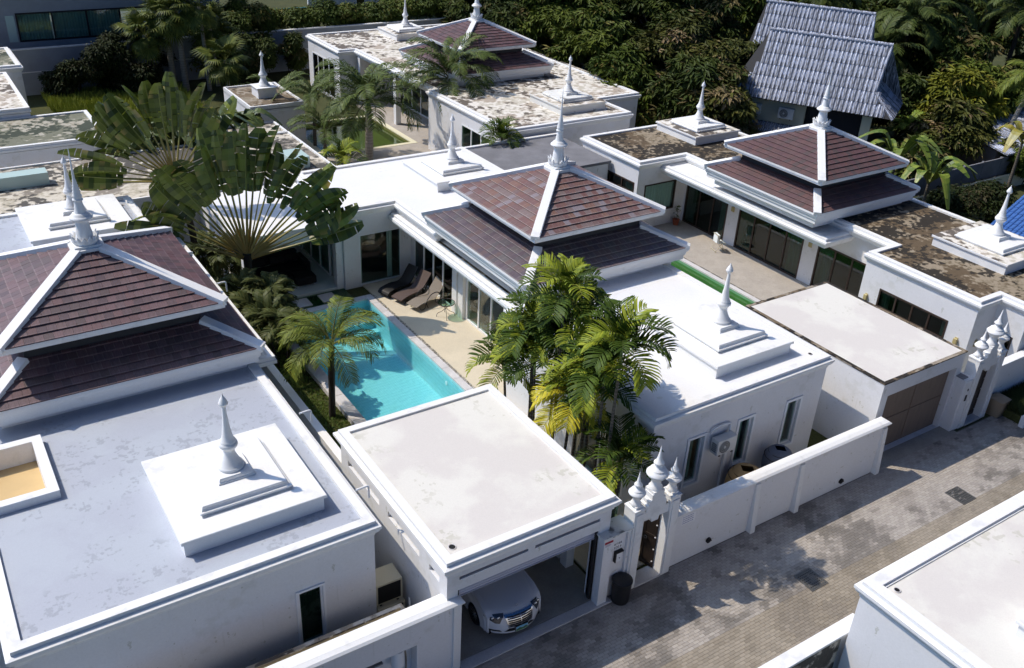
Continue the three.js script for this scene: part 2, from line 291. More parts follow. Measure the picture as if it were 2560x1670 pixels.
const bigSpire = [[0.3, 0], [0.3, 0.1], [0.27, 0.12], [0.24, 0.3], [0.2, 0.62], [0.19, 0.72], [0.2, 0.75], [0.27, 0.77], [0.34, 0.82], [0.35, 0.86], [0.3, 0.91], [0.26, 0.92], [0.25, 0.97], [0.2, 1.0], [0.165, 1.02], [0.14, 1.2], [0.115, 1.36], [0.12, 1.38], [0.155, 1.4], [0.155, 1.44], [0.12, 1.46], [0.13, 1.5], [0.145, 1.55], [0.11, 1.6], [0.125, 1.66], [0.095, 1.71], [0.11, 1.77], [0.08, 1.82], [0.093, 1.87], [0.066, 1.91], [0.075, 1.96], [0.055, 1.99], [0.06, 2.04], [0.042, 2.07], [0.03, 2.4], [0.02, 2.7], [0.026, 2.73], [0.016, 2.76], [0.012, 2.95], [0.003, 3.2]];
function petalGeo(s = 1) {
  const v = [], N = 5, W = [0.055, 0.085, 0.09, 0.07, 0.035, 0.0], X = [0.0, 0.035, 0.055, 0.06, 0.075, 0.1], Y = [0, 0.06, 0.13, 0.2, 0.26, 0.32];
  const P = (i, k, t) => [X[i] * s + t, Y[i] * s, W[i] * s * k];
  for (let i = 0; i < N; i++) { quad(v, P(i, -1, 0), P(i, 0, 0.02), P(i + 1, 0, 0.02), P(i + 1, -1, 0)); quad(v, P(i, 0, 0.02), P(i, 1, 0), P(i + 1, 1, 0), P(i + 1, 0, 0.02)); quad(v, P(i, 1, -0.03), P(i, -1, -0.03), P(i + 1, -1, -0.03), P(i + 1, 1, -0.03)); quad(v, P(i, 1, 0), P(i, 1, -0.03), P(i + 1, 1, -0.03), P(i + 1, 1, 0)); quad(v, P(i, -1, -0.03), P(i, -1, 0), P(i + 1, -1, 0), P(i + 1, -1, -0.03)); }
  return planar(tri(v));
}
const PETAL = petalGeo(1);
// roof tiles: four material tones per house
const tileMats = (base, spread, rough, seed, worn) => Array.from({ length: 8 }, (_, i) => { const f = mul(seed + i), S = fbm(10, 4, seed * 7 + i); const c = base[i % base.length].map((x) => x * (1 + spread * (f() - 0.5))), off = f(); const t = tex(64, 1, (u, v) => { const k = 1 + 0.4 * (S(u * 2 + off, v * 0.25) - 0.5) + 0.12 * (nf(u, v) - 0.5), e = Math.max(0.7 * sm(0.09, 0.02, Math.min(u, 1 - u)) * sm(0.35, 0.6, S(u, v * 0.5 + off)), sm(0.12, 0.03, v)) * worn * (0.5 + S(v, u)); return mix3(c.map((x) => x * k), [0.74, 0.7, 0.68], clamp(e)); }); return mat({ map: t, roughness: rough }); });  // worn paints pale edges: sunlit butt-edge lines as well as wear
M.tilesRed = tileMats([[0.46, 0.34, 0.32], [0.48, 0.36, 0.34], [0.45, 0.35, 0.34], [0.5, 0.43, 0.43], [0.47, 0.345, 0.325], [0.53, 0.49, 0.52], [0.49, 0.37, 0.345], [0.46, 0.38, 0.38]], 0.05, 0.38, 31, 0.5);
M.tilesShadeGrey = tileMats([[0.36, 0.32, 0.335], [0.38, 0.34, 0.35], [0.34, 0.31, 0.33], [0.38, 0.33, 0.33]], 0.06, 0.34, 41, 0.5);  // lower roof tiles: shade and sky sheen put into the greyer colour
M.tilesPurple = tileMats([[0.36, 0.28, 0.285], [0.39, 0.305, 0.31], [0.34, 0.27, 0.28], [0.4, 0.32, 0.32]], 0.1, 0.5, 57, 0.22);
M.tilesBrown = tileMats([[0.36, 0.275, 0.27], [0.38, 0.29, 0.28], [0.34, 0.265, 0.265]], 0.08, 0.55, 77, 0.12);
M.underlay = mat({ color: 0x2c2224, roughness: 0.9 });
const TW = 0.262, TH = 0.3, TT = 0.034;
let single_left = 0;
// tile body in its own frame: u across, s up the slope, h off the slope; ul..: trapezoid corners
function tileGeo(a0, a1, b0, b1, sh) {
  const top = sh + 0.07, v = [];
  const A = [a0, 0, TT + 0.05], B = [a1, 0, TT + 0.05], C = [b1, top, TT - 0.005], D = [b0, top, TT - 0.005], a = [a0, 0, 0.008], b = [a1, 0, 0.008], c = [b1, top, 0], d = [b0, top, 0];
  quad(v, A, B, C, D); quad(v, a, b, B, A); quad(v, b, c, C, B); quad(v, d, a, A, D);
  const g = tri(v), p = g.attributes.position, uv = new Float32Array(p.count * 2);
  for (let i = 0; i < p.count; i++) { uv[2 * i] = p.getX(i) / TW + 0.5; uv[2 * i + 1] = p.getY(i) / (TH + 0.07); }
  g.setAttribute('uv', new THREE.BufferAttribute(uv, 2)); return g;
}
const FULL = [tileGeo(-TW / 2 + 0.004, TW / 2 - 0.004, -TW / 2 + 0.004, TW / 2 - 0.004, TH)];
// hipped roof on a square: eave half width, eave height, ridge half width and height; faces in `single` get tiles as parts
function hipRoof(villa, name, cx, cz, half, y0, half1, y1, mats, single, rows, capW, seed, fasciaProfile, trimMat) {
  const f = mul(seed), root = wpart(name, [0].map(() => {
    const v = []; const q = (h, y) => [[cx - h, y, cz + h], [cx + h, y, cz + h], [cx + h, y, cz - h], [cx - h, y, cz - h]];
    const e = q(half, y0 - 0.01), r = q(half1, y1 - 0.01); for (let k = 0; k < 4; k++) quad(v, e[k], e[(k + 1) % 4], r[(k + 1) % 4], r[k]); return tri(v);
  }), M.underlay, villa);
  wpart('eave_fascia', [sweep(rect(cx - half, cx + half, cz - half, cz + half), fasciaProfile), slab(rect(cx - half + 0.02, cx + half - 0.02, cz - half + 0.02, cz + half - 0.02), y0 - 0.14, y0 - 0.1)], trimMat, root);
  const run = half - half1, rise = y1 - y0, L = Math.hypot(run, rise), ca = run / L, sa = rise / L, bulk = mats.map(() => []);
  const dirs = [[[0, 0, 1], [1, 0, 0]], [[1, 0, 0], [0, 0, -1]], [[0, 0, -1], [-1, 0, 0]], [[-1, 0, 0], [0, 0, 1]]];
  dirs.forEach(([n, t], face) => {
    const T = new THREE.Vector3(...t), N = new THREE.Vector3(...n), S = N.clone().multiplyScalar(-ca).add(new THREE.Vector3(0, sa, 0)), H = new THREE.Vector3().crossVectors(T, S);
    const m4 = new THREE.Matrix4();
    for (let i = 0, s = -0.02; s < L - 0.05; i++, s += TH) {
      const sh = Math.min(TH, L - s), w0 = half - s * ca - 0.02, w1 = half - (s + sh + 0.07) * ca - 0.02, off = (i % 2) * TW / 2 + (f() - 0.5) * 0.03;
      for (let j = Math.floor(-w0 / TW) - 1; j * TW + off - TW / 2 < w0; j++) {
        const u = j * TW + off, l = u - TW / 2 + 0.004, r = u + TW / 2 - 0.004;
        const a0 = clamp(l, -w0, w0), a1 = clamp(r, -w0, w0), b0 = clamp(l, -Math.max(w1, 0.01), Math.max(w1, 0.01)), b1 = clamp(r, -Math.max(w1, 0.01), Math.max(w1, 0.01));
        if (a1 - a0 < 0.03) continue;
        const whole = a1 - a0 > TW - 0.02 && b1 - b0 > TW - 0.02 && sh === TH;
        const g = whole ? FULL[0] : tileGeo(a0 - u, a1 - u, b0 - u, b1 - u, sh);
        const P = new THREE.Vector3(cx, y0, cz).addScaledVector(N, half).addScaledVector(S, s).addScaledVector(T, u).addScaledVector(H, (f() - 0.5) * 0.006);
        m4.makeBasis(T, S, H).setPosition(P);
        const mi = Math.floor(f() * mats.length);
        if (single.includes(face) && i < rows && single_left > 0) { single_left--;
          const m = shadowed(new THREE.Mesh(g, mats[mi])); m.name = 'tile'; m4.decompose(m.position, m.quaternion, m.scale); m.position.sub(villa.position); root.add(m);
        } else { const c = g.clone(); c.applyMatrix4(m4); bulk[mi].push(c); }
      }
    }
    // hip cap along the right-hand hip of this face
    const e0 = new THREE.Vector3(cx, y0, cz).addScaledVector(N, half + 0.02).addScaledVector(T, half + 0.02), e1 = new THREE.Vector3(cx, y1, cz).addScaledVector(N, half1).addScaledVector(T, half1);
    const d = e1.clone().sub(e0), len = d.length(); d.normalize();
    const side = new THREE.Vector3().crossVectors(d, new THREE.Vector3(0, 1, 0)).normalize(), up = new THREE.Vector3().crossVectors(side, d);
    const cap = rb(-capW / 2, capW / 2, -0.03, 0.15, 0, len, 0.015); const mm = new THREE.Matrix4().makeBasis(side.clone().negate(), up, d).setPosition(e0); cap.applyMatrix4(mm);
    wpart('hip_cap', cap, trimMat, root);
  });
  bulk.forEach((list, i) => { if (list.length) { const b = wpart('roof_tiles', list, mats[i], root, true); b.userData.kind = 'stuff'; } });
  return root;
}
// two-tier pavilion roof with its big spire; lower eave at y0, upper eave at y1
function pavilion(villa, cx, cz, { h0 = 4.0, y0 = 4.75, h1 = 3.18, y1 = 6.2, apex = 7.6, mats, single = [], seed = 1, rowsUp = 20, rowsLow = 2, trim = M.trim, base = 3.95, spireTop = 1, petals = true, inL = 0.42, lowMats }) {
  const slope = (apex - 0.12 - y1) / (h1 - 0.36), hin = h1 - 0.65;
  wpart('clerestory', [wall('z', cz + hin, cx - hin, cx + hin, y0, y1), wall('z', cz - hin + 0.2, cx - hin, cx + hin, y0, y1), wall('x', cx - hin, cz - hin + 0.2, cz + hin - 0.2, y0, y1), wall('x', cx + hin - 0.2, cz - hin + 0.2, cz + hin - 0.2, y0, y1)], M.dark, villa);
  wpart('eave_wall', sweep(rect(cx - h0 + inL, cx + h0 - 0.42, cz - h0 + 0.42, cz + h0 - 0.42), [[0, base - 0.1], [0, y0 - 0.12]]), trim, villa);
  single_left = single.length ? 300 : 0;
  hipRoof(villa, 'upper_roof', cx, cz, h1, y1, 0.36, apex - 0.12, mats, single, rowsUp, 0.34, seed + 9, [[0.0, y1 + 0.02], [0.05, y1 + 0.03], [0.05, y1 - 0.07], [0.01, y1 - 0.09], [0.01, y1 - 0.16], [-0.06, y1 - 0.2], [-0.35, y1 - 0.21]], trim);
  hipRoof(villa, 'lower_roof', cx, cz, h0, y0, hin + 0.02, y0 + slope * (h0 - hin), lowMats || mats, single, rowsLow, 0.34, seed, [[0.0, y0 + 0.02], [0.05, y0 + 0.03], [0.06, y0 - 0.06], [0.02, y0 - 0.08], [0.02, y0 - 0.15], [-0.04, y0 - 0.17], [-0.05, y0 - 0.32], [-0.1, y0 - 0.35], [-0.1, y0 - 0.52], [-1.0, y0 - 0.53]], trim);
  const b = wpart('spire_base', [bx(cx - 0.5, cx + 0.5, apex - 0.3, apex - 0.02, cz - 0.5, cz + 0.5), bx(cx - 0.4, cx + 0.4, apex - 0.02, apex + 0.06, cz - 0.4, cz + 0.4)], trim, villa);
  const s = wpart('spire', lathe(bigSpire.map(([r, h]) => [r, h * spireTop]), 24, cx, apex + 0.05, cz), trim, villa);
  if (petals) for (let i = 0; i < 14; i++) { const a = i / 14 * Math.PI * 2, m = shadowed(new THREE.Mesh(PETAL, trim)); m.name = 'petal'; m.position.set(cx + Math.cos(a) * 0.33 - villa.position.x, apex + 0.04 - villa.position.y, cz - Math.sin(a) * 0.33 - villa.position.z); m.rotation.y = a; s.add(m); }
}
function sconce(parent, axis, at, a, y) { wpart('wall_lamp', [wb(axis, at, a - 0.07, a + 0.07, y - 0.16, y + 0.16, 0, 0.02), axis === 'z' ? rb(a - 0.09, a + 0.09, y - 0.13, y + 0.13, at + 0.02, at + 0.12, 0.03) : rb(at - 0.12, at - 0.02, y - 0.13, y + 0.13, a - 0.09, a + 0.09, 0.03)], M.sconce, parent); }
function drainHole(parent, x, y, z, r = 0.07) { const t = new THREE.TorusGeometry(r, 0.015, 6, 16); t.rotateX(Math.PI / 2); t.translate(x, y + 0.006, z); const o = wpart('roof_drain', t, M.stone, parent); wpart('drain_mouth', cyl(x, y - 0.002, y + 0.004, z, r), M.black, o); }
function gutterBracket(parent, x, y, z) { wpart('overflow_pipe', tube([[x, y, z], [x + 0.35, y, z], [x + 0.36, y - 0.02, z], [x + 0.37, y - 0.4, z]], 0.03, 16, 6), M.whiteMetal, parent); }
// ---------------------------------------------------------------- ground, street, lawns
const POOL2 = rect(11.75, 16.1, -35.45, -23.9), POOL3 = rect(29.3, 32.35, -33.4, -22.5), POOL4 = rect(22.6, 28.75, -62, -55.35);
{
  const g = slab(rect(-160, 260, -260, 60), -0.3, 0, [POOL2, POOL3, POOL4].map(([[x0, z0], , [x1, z1]]) => rect(x0 - 0.06, x1 + 0.06, z0 - 0.06, z1 + 0.06)));
  const o = wpart('ground', g, M.soil, scene); tag(o, 'grassy earth ground spreading between and beyond all the villas', 'ground', null, 'structure');
}
const street = thing('street', 'paved lane of small worn grey and tan pavers with dark stains', 'street', [20, 0, -12], 0, null, 'structure');
{
  wpart('street_bed', bx(-6, 60, -0.05, 0.008, -14.95, -9.3), mat({ color: 0x6a645a, roughness: 1 }), street);
  const grain = tex(256, 0.5, (u, v) => { const k = 0.9 + 0.2 * (nf(u, v) - 0.5); return [k, k, k]; });
  const pm = mat({ map: grain, roughness: 0.9 });
  const P = new THREE.BoxGeometry(0.192, 0.03, 0.093), A = fbm(5, 6, 901), B = fbm(18, 6, 902), C = fbm(70, 3, 903), f = mul(77), list = [];
  for (let r = 0; r < 56; r++) { const z = -14.9 + r * 0.1, off = (r % 2) * 0.1; for (let i = 0; i < 215; i++) list.push([5.2 + off + i * 0.2, z + 0.05]); }
  const col = (x, z) => {
    const u = x / 22, v = z / 22, a = A(u, v), b = B(u, v), c = C(u, v), tan = z > -12.07;
    let k = tan ? [0.36, 0.315, 0.25] : [0.47, 0.43, 0.385];
    const d = sm(0.46, 0.62, a * 0.42 + b * 0.3 + c * 0.28) * (tan ? 0.5 : 0.8); k = mix3(k, tan ? [0.22, 0.185, 0.135] : [0.165, 0.152, 0.135], d);
    k = mix3(k, [0.22, 0.195, 0.175], sm(0.55, 0.7, b) * 0.3);
    const j = 0.9 + 0.2 * f(); return k.map((q) => q * j);
  };
  const near = list.map((p, i) => [p, i, Math.hypot(p[0], p[1])]).filter(([p]) => p[0] > 10.4 && p[0] < 20 && p[1] < -10.2).sort((p, q) => p[2] - q[2]).slice(0, 300), pick = new Set(near.map((n) => n[1]));
  const tones = new Map();
  list.forEach(([x, z], i) => { if (!pick.has(i)) return; const c = col(x, z).map((q) => Math.round(q * 20) / 20), key = c.join(); if (!tones.has(key)) tones.set(key, mat({ map: grain, color: new THREE.Color().setRGB(...c), roughness: 0.9 })); const m = shadowed(new THREE.Mesh(P, tones.get(key))); m.name = 'paver'; m.position.set(x - 20, 0.008 + 0.003 * f(), z + 12); m.rotation.y = (f() - 0.5) * 0.015; street.add(m); });
  const rest = list.filter((_, i) => !pick.has(i)), inst = shadowed(new THREE.InstancedMesh(P, pm, rest.length)); inst.name = 'pavers'; inst.userData.kind = 'stuff';
  const m4 = new THREE.Matrix4(), q = new THREE.Quaternion(), e = new THREE.Euler(), C3 = new THREE.Color();
  rest.forEach(([x, z], i) => { e.set((f() - 0.5) * 0.012, (f() - 0.5) * 0.015, (f() - 0.5) * 0.012); q.setFromEuler(e); m4.compose(new THREE.Vector3(x - 20, 0.008 + 0.004 * f(), z + 12), q, new THREE.Vector3(1, 1, 1)); inst.setMatrixAt(i, m4); inst.setColorAt(i, C3.setRGB(...col(x, z))); });
  street.add(inst);
}
// drain covers in the lane
function grate(x, z, label) {
  const t = thing('drain_cover', label, 'drain cover', [x, 0.02, z], 0, 'drain covers in the lane'), b = [];
  part('recess', bx(-0.34, 0.34, 0.001, 0.006, -0.36, 0.36), M.black, t);
  for (const [a, c, d, e] of [[-0.36, -0.32, -0.38, 0.38], [0.32, 0.36, -0.38, 0.38], [-0.32, 0.32, -0.38, -0.34], [-0.32, 0.32, 0.34, 0.38]]) b.push(bx(a, c, 0, 0.02, d, e));
  part('frame', b, M.iron, t);
  for (let i = 0; i < 8; i++) part('bar', bx(-0.32, 0.32, 0.006, 0.018, -0.32 + i * 0.085, -0.28 + i * 0.085), M.iron, t);
  part('cross_bars', Array.from({ length: 9 }, (_, i) => bx(-0.31 + i * 0.075, -0.28 + i * 0.075, 0.006, 0.0165, -0.338, 0.338)), M.iron, t);
}
grate(19.97, -12.3, 'rusty square drain cover in the lane nearer the wall with pilasters'); grate(27.8, -12.45, 'square drain cover farther up the lane before the brown garage door');
grate(14.1, -10.0, 'drain cover at the bottom edge of the photo beside the low white wall');

// ---------------------------------------------------------------- the three near plots
const yard2 = thing('courtyard_paving', 'beige terrace and pale coping beside the turquoise pool', 'paving', [18, 0, -30], 0, null, 'structure');
wpart('terrace', [bx(16.52, 19.3, 0, 0.07, -36.85, -22.0), bx(14.2, 17.2, 0, 0.065, -22, -15.4)], M.deck, yard2);
wpart('front_yard', bx(17.2, 26.3, 0, 0.05, -17.05, -15.3), M.concrete, yard2);
const pool2 = thing('swimming_pool', 'turquoise tiled swimming pool behind the near garage', 'pool', [13.9, 0, -29.7], 0, null, 'structure');
wpart('pool_basin', [bx(11.6, 16.25, -1.5, -1.35, -35.6, -23.75), bx(11.6, 11.75, -1.35, 0, -35.6, -23.75), bx(16.1, 16.25, -1.35, 0, -35.6, -23.75), bx(11.75, 16.1, -1.35, 0, -35.6, -35.45), bx(11.75, 16.1, -1.35, 0, -23.9, -23.75)], M.poolTile, pool2);
wpart('pool_step', [bx(14.6, 16.1, -1.35, -0.75, -35.45, -34.7), bx(14.6, 16.1, -1.35, -1.05, -34.7, -34.2)], M.poolTile, pool2);
wpart('pool_water', bx(11.75, 16.1, -0.135, -0.13, -35.45, -23.9), M.water, pool2);
for (let i = 0; i < 13; i++) { const z = -35.8 + i * 0.93; wpart('coping_stone', rb(16.1, 16.42, 0, 0.085, z, z + 0.92, 0.012), M.stone, pool2); wpart('coping_stone', rb(11.28, 11.75, -0.1, 0.22, z, z + 0.92, 0.012), M.stone, pool2); }
for (let i = 0; i < 5; i++) wpart('coping_stone', rb(11.76 + i * 0.868, 11.76 + i * 0.868 + 0.86, 0, 0.085, -35.8, -35.45, 0.012), M.stone, pool2);
for (const z of [-33.2, -28.0]) { const d = cyl(0, 0, 0.02, 0, 0.09); d.rotateZ(Math.PI / 2); d.translate(16.1, -0.42, z); wpart('pool_light', d, M.whiteMetal, pool2); }
{ // pebble strip between coping and terrace
  const f = mul(5), g = new THREE.DodecahedronGeometry(0.035, 0), N = 1500, m = shadowed(new THREE.InstancedMesh(g, mat({ color: 0xffffff, roughness: 0.9 }), N)), m4 = new THREE.Matrix4(), c = new THREE.Color();
  for (let i = 0; i < N; i++) { m4.compose(new THREE.Vector3(16.43 + f() * 0.09, 0.045 + f() * 0.02, -35.7 + f() * 12), new THREE.Quaternion().setFromEuler(new THREE.Euler(f() * 6, f() * 6, f() * 6)), new THREE.Vector3(0.6 + f(), 0.5 + f() * 0.5, 0.6 + f())); m.setMatrixAt(i, m4); const k = 0.12 + 0.45 * f(); m.setColorAt(i, c.setRGB(k, k * 0.93, k * 0.8)); }
  m.name = 'pebbles'; scene.add(m); tag(m, 'narrow strip of loose pebbles between pool coping and terrace', 'pebbles', null, 'stuff');
}
// stepping-slab pond between pool and open lounge
const pond = thing('stepping_pond', 'shallow dark green pond with white stepping slabs before the open lounge', 'pond', [14, 0, -36.4], 0, null, 'structure');
wpart('pond_bed', bx(11.4, 15.6, -0.02, 0.012, -37.0, -35.82), mat({ color: 0x33524a, roughness: 0.6 }), pond);
wpart('pond_water', bx(11.4, 15.6, 0.05, 0.054, -37.0, -35.82), M.waterGreen, pond);
for (const x of [12.1, 13.3, 14.55]) wpart('stepping_slab', rb(x - 0.36, x + 0.36, 0, 0.1, -36.8, -36.02, 0.02), M.stone, pond);
// lawn in the alley between the near villas
function blades(name, label, cat, x0, x1, z0, z1, n, h, w, cols, seed, y = 0) {
  const f = mul(seed), v = [], cl = [];
  for (let i = 0; i < 5; i++) { const a = i * 1.3, dx = Math.cos(a) * w, dz = Math.sin(a) * w, lx = (f() - 0.5) * h * 0.9, lz = (f() - 0.5) * h * 0.9, px = (f() - 0.5) * w * 8, pz = (f() - 0.5) * w * 8, hh = h * (0.6 + 0.5 * f()); v.push(px - dx, 0, pz - dz, px + dx, 0, pz + dz, px + lx * 0.4 + dx * 0.6, hh * 0.6, pz + lz * 0.4 + dz * 0.6); v.push(px - dx, 0, pz - dz, px + lx * 0.4 + dx * 0.6, hh * 0.6, pz + lz * 0.4 + dz * 0.6, px + lx, hh, pz + lz); for (let k = 0; k < 6; k++) cl.push(1, 1, 1); }
  const m = shadowed(new THREE.InstancedMesh(tri(v, cl), M.grass, n)), m4 = new THREE.Matrix4(), c = new THREE.Color(), A = fbm(6, 4, seed);
  for (let i = 0; i < n; i++) { const x = lerp(x0, x1, f()), z = lerp(z0, z1, f()), s = 0.7 + 0.6 * f(); m4.compose(new THREE.Vector3(x, y, z), new THREE.Quaternion().setFromEuler(new THREE.Euler(0, f() * 6.28, 0)), new THREE.Vector3(s, s, s)); m.setMatrixAt(i, m4); const k = mix3(cols[0], cols[1], clamp(A(x / 9, z / 9) * 1.6 - 0.4 + 0.4 * (f() - 0.5))); m.setColorAt(i, c.setRGB(...k)); }
  m.name = numbered(name); scene.add(m); return tag(m, label, cat, null, 'stuff');
}
blades('lawn', 'strip of green lawn between the pool and the left villa', 'grass', 9.35, 11.25, -37, -21.9, 7000, 0.07, 0.012, [[0.08, 0.14, 0.02], [0.17, 0.23, 0.035]], 81);
blades('lawn', 'bright lawn in the back alley beside the small palm', 'grass', 8.8, 11.0, -44, -37, 4500, 0.09, 0.014, [[0.12, 0.2, 0.02], [0.28, 0.34, 0.035]], 82);
blades('tall_grass', 'patch of tall yellow-green grass below the shaded wall', 'grass', 9.0, 18.5, -76, -59, 12000, 0.6, 0.02, [[0.22, 0.27, 0.035], [0.42, 0.44, 0.06]], 83);

// ---------------------------------------------------------------- villa 1, at the left
const PW = (v, ...a) => wpart('wall', a, M.plaster, v);
const v1 = thing('white_villa', 'white villa at the left with pale lilac flat roof and purple tiled pavilion', 'villa', [3.9, 0, -29.4]);
{
  const out = [[-0.7, -17.05], [7.72, -17.05], [7.72, -42.7], [-5, -42.7], [-5, -20.5], [-0.7, -20.5]];
  PW(v1, wall('z', -17.05, -0.7, 7.72, 0, 3.64, [[5.57, 6.23, 0.68, 2.57]])); PW(v1, wall('x', 7.52, -42.7, -17.25, 0, 3.64)); PW(v1, wall('x', -0.7, -20.5, -17.25, 0, 3.64)); PW(v1, wall('z', -20.5, -5, -0.7, 0, 3.64)); PW(v1, wall('z', -42.5, -5, 7.52, 0, 3.64));
  wpart('room_floor', bx(-0.5, 7.52, 0, 0.08, -42, -17.25), M.roomFloor, v1);
  flatRoof(v1, out, 4.04, M.roofLilac, { holes: [rect(-4, 0.93, -24.55, -22.2)], drop: 0.09 });
  window_(v1, 'z', -17.05, 5.57, 6.23, 0.68, 2.57, { fw: 0.05, surround: 0.06, glass: M.glassTint, curtains: [[0.02, 0.98]], curtainMat: M.curtainGreen, out: -0.02 });
  const so = rect(-4.0, 0.93, -24.55, -22.2);
  wpart('light_well', [sweep(so, [[-0.02, 3.0], [-0.02, 4.2], [0.24, 4.2], [0.24, 3.93]])], M.trim, v1);
  wpart('well_floor', slab(rect(-4.0, 0.93, -24.55, -22.2), 3.45, 3.55), M.sand, v1);
  plinth(v1, 5.06, -19.97, 1.86, 3.95); plinth(v1, 5.05, -40.15, 1.98, 3.95);
  pavilion(v1, 3.9, -29.55, { mats: M.tilesPurple, single: [0, 1], seed: 101, rowsLow: 1, h1: 3.2 });
  const can = rect(7.72, 8.45, -37.5, -26.1); flatRoof(v1, [[7.7, -37.5], [8.45, -37.5], [8.45, -26.1], [7.7, -26.1]], 4.02, M.roofWhite, { profile: slimProfile, name: 'canopy' });
  gutterBracket(v1, 7.8, 4.12, -18.3); gutterBracket(v1, 7.85, 4.12, -25.8 + 3.4); gutterBracket(v1, 8.4, 4.1, -32); drainHole(v1, 7.3, 3.95, -41.8);
  gutterBracket(v1, 7.85, 4.05, -38.6);
}
// boundary wall between the near plots
{ const t = thing('boundary_wall', 'long low white boundary wall in the alley beside the left villa', 'wall', [9.12, 0, -30]); wpart('wall', bx(9.02, 9.22, 0, 2.0, -43, -21.7), M.plaster, t); wpart('coping', rb(8.98, 9.26, 2.0, 2.06, -43, -21.7, 0.015), M.trim, t); wpart('gutter_channel', bx(8.55, 9.0, 0, 0.06, -43, -16.6), M.dark, t); }

// ---------------------------------------------------------------- villa 2, the middle one
const v2 = thing('white_villa', 'middle white villa with reddish tiled pavilion roof beside the turquoise pool', 'villa', [21.85, 0, -29.3]);
{
  const out = [[17.2, -17.05], [25.15, -17.05], [25.15, -42.4], [15.65, -42.4], [15.65, -36.85], [18.3, -36.85], [18.3, -32.9], [18.85, -32.9], [18.85, -25.35], [17.2, -25.35]];
  const wins = [[18.85, 19.5], [21.1, 21.75], [23.42, 24.07]];
  PW(v2, wall('z', -17.05, 17.2, 25.15, 0, 3.64, wins.map(([a, b]) => [a, b, 0.75, 2.63])));
  PW(v2, wall('x', 17.2, -25.35, -17.25, 0, 3.64, [[-20.9, -18.1, 0.06, 2.3]])); PW(v2, wall('x', 24.95, -42.4, -17.25, 0, 3.64)); PW(v2, wall('z', -42.2, 15.65, 24.95, 0, 3.64)); PW(v2, wall('x', 15.65, -42.2, -37.05, 0, 3.64));
  PW(v2, wall('z', -25.35 + 0.2, 17.4, 19.1, 0, 3.64));
  PW(v2, wall('z', -36.85, 15.65, 19.1, 0, 3.64, [[16.4, 18.55, 0.09, 2.65]]));
  PW(v2, wall('x', 18.85, -33.1, -25.35, 3.5, 3.64), wall('x', 18.3, -36.85, -32.9, 3.5, 3.64));
  PW(v2, wall('x', 19.1, -36.85, -25.2, 0, 3.5, [[-36.5, -32.75, 0.08, 2.95], [-31.55, -25.5, 0.08, 2.95]]));
  wpart('pier', [bx(18.95, 19.12, 0, 3.4, -32.6, -32.2), bx(18.95, 19.12, 0, 3.4, -32.05, -31.65)], M.trim, v2);
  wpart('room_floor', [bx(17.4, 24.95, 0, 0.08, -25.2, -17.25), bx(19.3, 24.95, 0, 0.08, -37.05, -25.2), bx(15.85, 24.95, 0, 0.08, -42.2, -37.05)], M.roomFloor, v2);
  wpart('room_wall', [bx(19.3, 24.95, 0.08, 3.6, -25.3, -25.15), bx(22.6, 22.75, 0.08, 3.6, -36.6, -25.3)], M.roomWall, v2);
  flatRoof(v2, out, 4.04, M.roofWhite, { drop: 0.09 });
  flatRoof(v2, [[17.95, -36.86], [19.2, -36.86], [19.2, -25.34], [17.95, -25.34]], 3.5, M.trim, { profile: (t, d) => [[-0.3, d - 0.02], [-0.3, t], [-0.08, t], [-0.08, t - 0.1], [0.04, t - 0.12], [0.06, t - 0.24], [0.03, t - 0.27], [0.0, t - 0.36], [-0.1, t - 0.36]], name: 'canopy', drop: 0.05 });
  wpart('gutter_channel', bx(18.42, 18.54, 3.445, 3.46, -36.6, -25.5), M.stainDark, v2);
  for (const [a, b] of wins) window_(v2, 'z', -17.05, a, b, 0.75, 2.63, { fw: 0.045, surround: 0.09, glass: M.glass, curtains: [[0.02, 0.75]], curtainMat: M.curtainGreen, out: -0.07 });
  window_(v2, 'x', 17.2, -20.9, -18.1, 0.06, 2.3, { n: 2, fw: 0.09, name: 'glass_door' });
  window_(v2, 'z', -36.85, 16.4, 18.55, 0.09, 2.65, { fw: 0.05, name: 'glass_door', curtains: [[0.0, 0.1], [0.7, 0.84]] });
  window_(v2, 'x', 19.1, -36.5, -32.75, 0.08, 2.95, { n: 4, fw: 0.08, name: 'glass_door', glass: M.glassTint });
  window_(v2, 'x', 19.1, -31.55, -25.5, 0.08, 2.95, { n: 6, fw: 0.08, name: 'glass_door' });
  plinth(v2, 22.35, -19.72, 1.83, 3.95); plinth(v2, 22.48, -38.9, 1.86, 3.95);
  drainHole(v2, 24.75, 3.95, -17.55, 0.08);
  pavilion(v2, 21.83, -29.2, { mats: M.tilesRed, lowMats: M.tilesShadeGrey, single: [0, 3], seed: 202, rowsLow: 2, h1: 3.16, inL: 0.98 });
  // open lounge wing with the low roof
  const lo = rect(11.0, 15.64, -43.6, -37.05);
  flatRoof(v2, lo, 3.42, M.roofWhite, { profile: slimProfile, name: 'lounge_roof' });
  PW(v2, wall('z', -43.4, 11.2, 15.64, 0, 3.16), wall('x', 11.0, -43.6, -39.2, 0, 3.16), bx(11.0, 11.25, 0, 3.16, -37.35, -37.05), bx(15.3, 15.64, 0, 3.16, -37.35, -37.0), wall('z', -37.05, 11.25, 15.3, 2.75, 3.16));
  wpart('lounge_floor', bx(11.0, 15.64, 0, 0.16, -43.4, -37.05), M.tray, v2);
  window_(v2, 'x', 15.45, -42.9, -38.2, 0.2, 2.7, { n: 4, fw: 0.06, glass: M.glassGreen, name: 'glass_screen' });
}
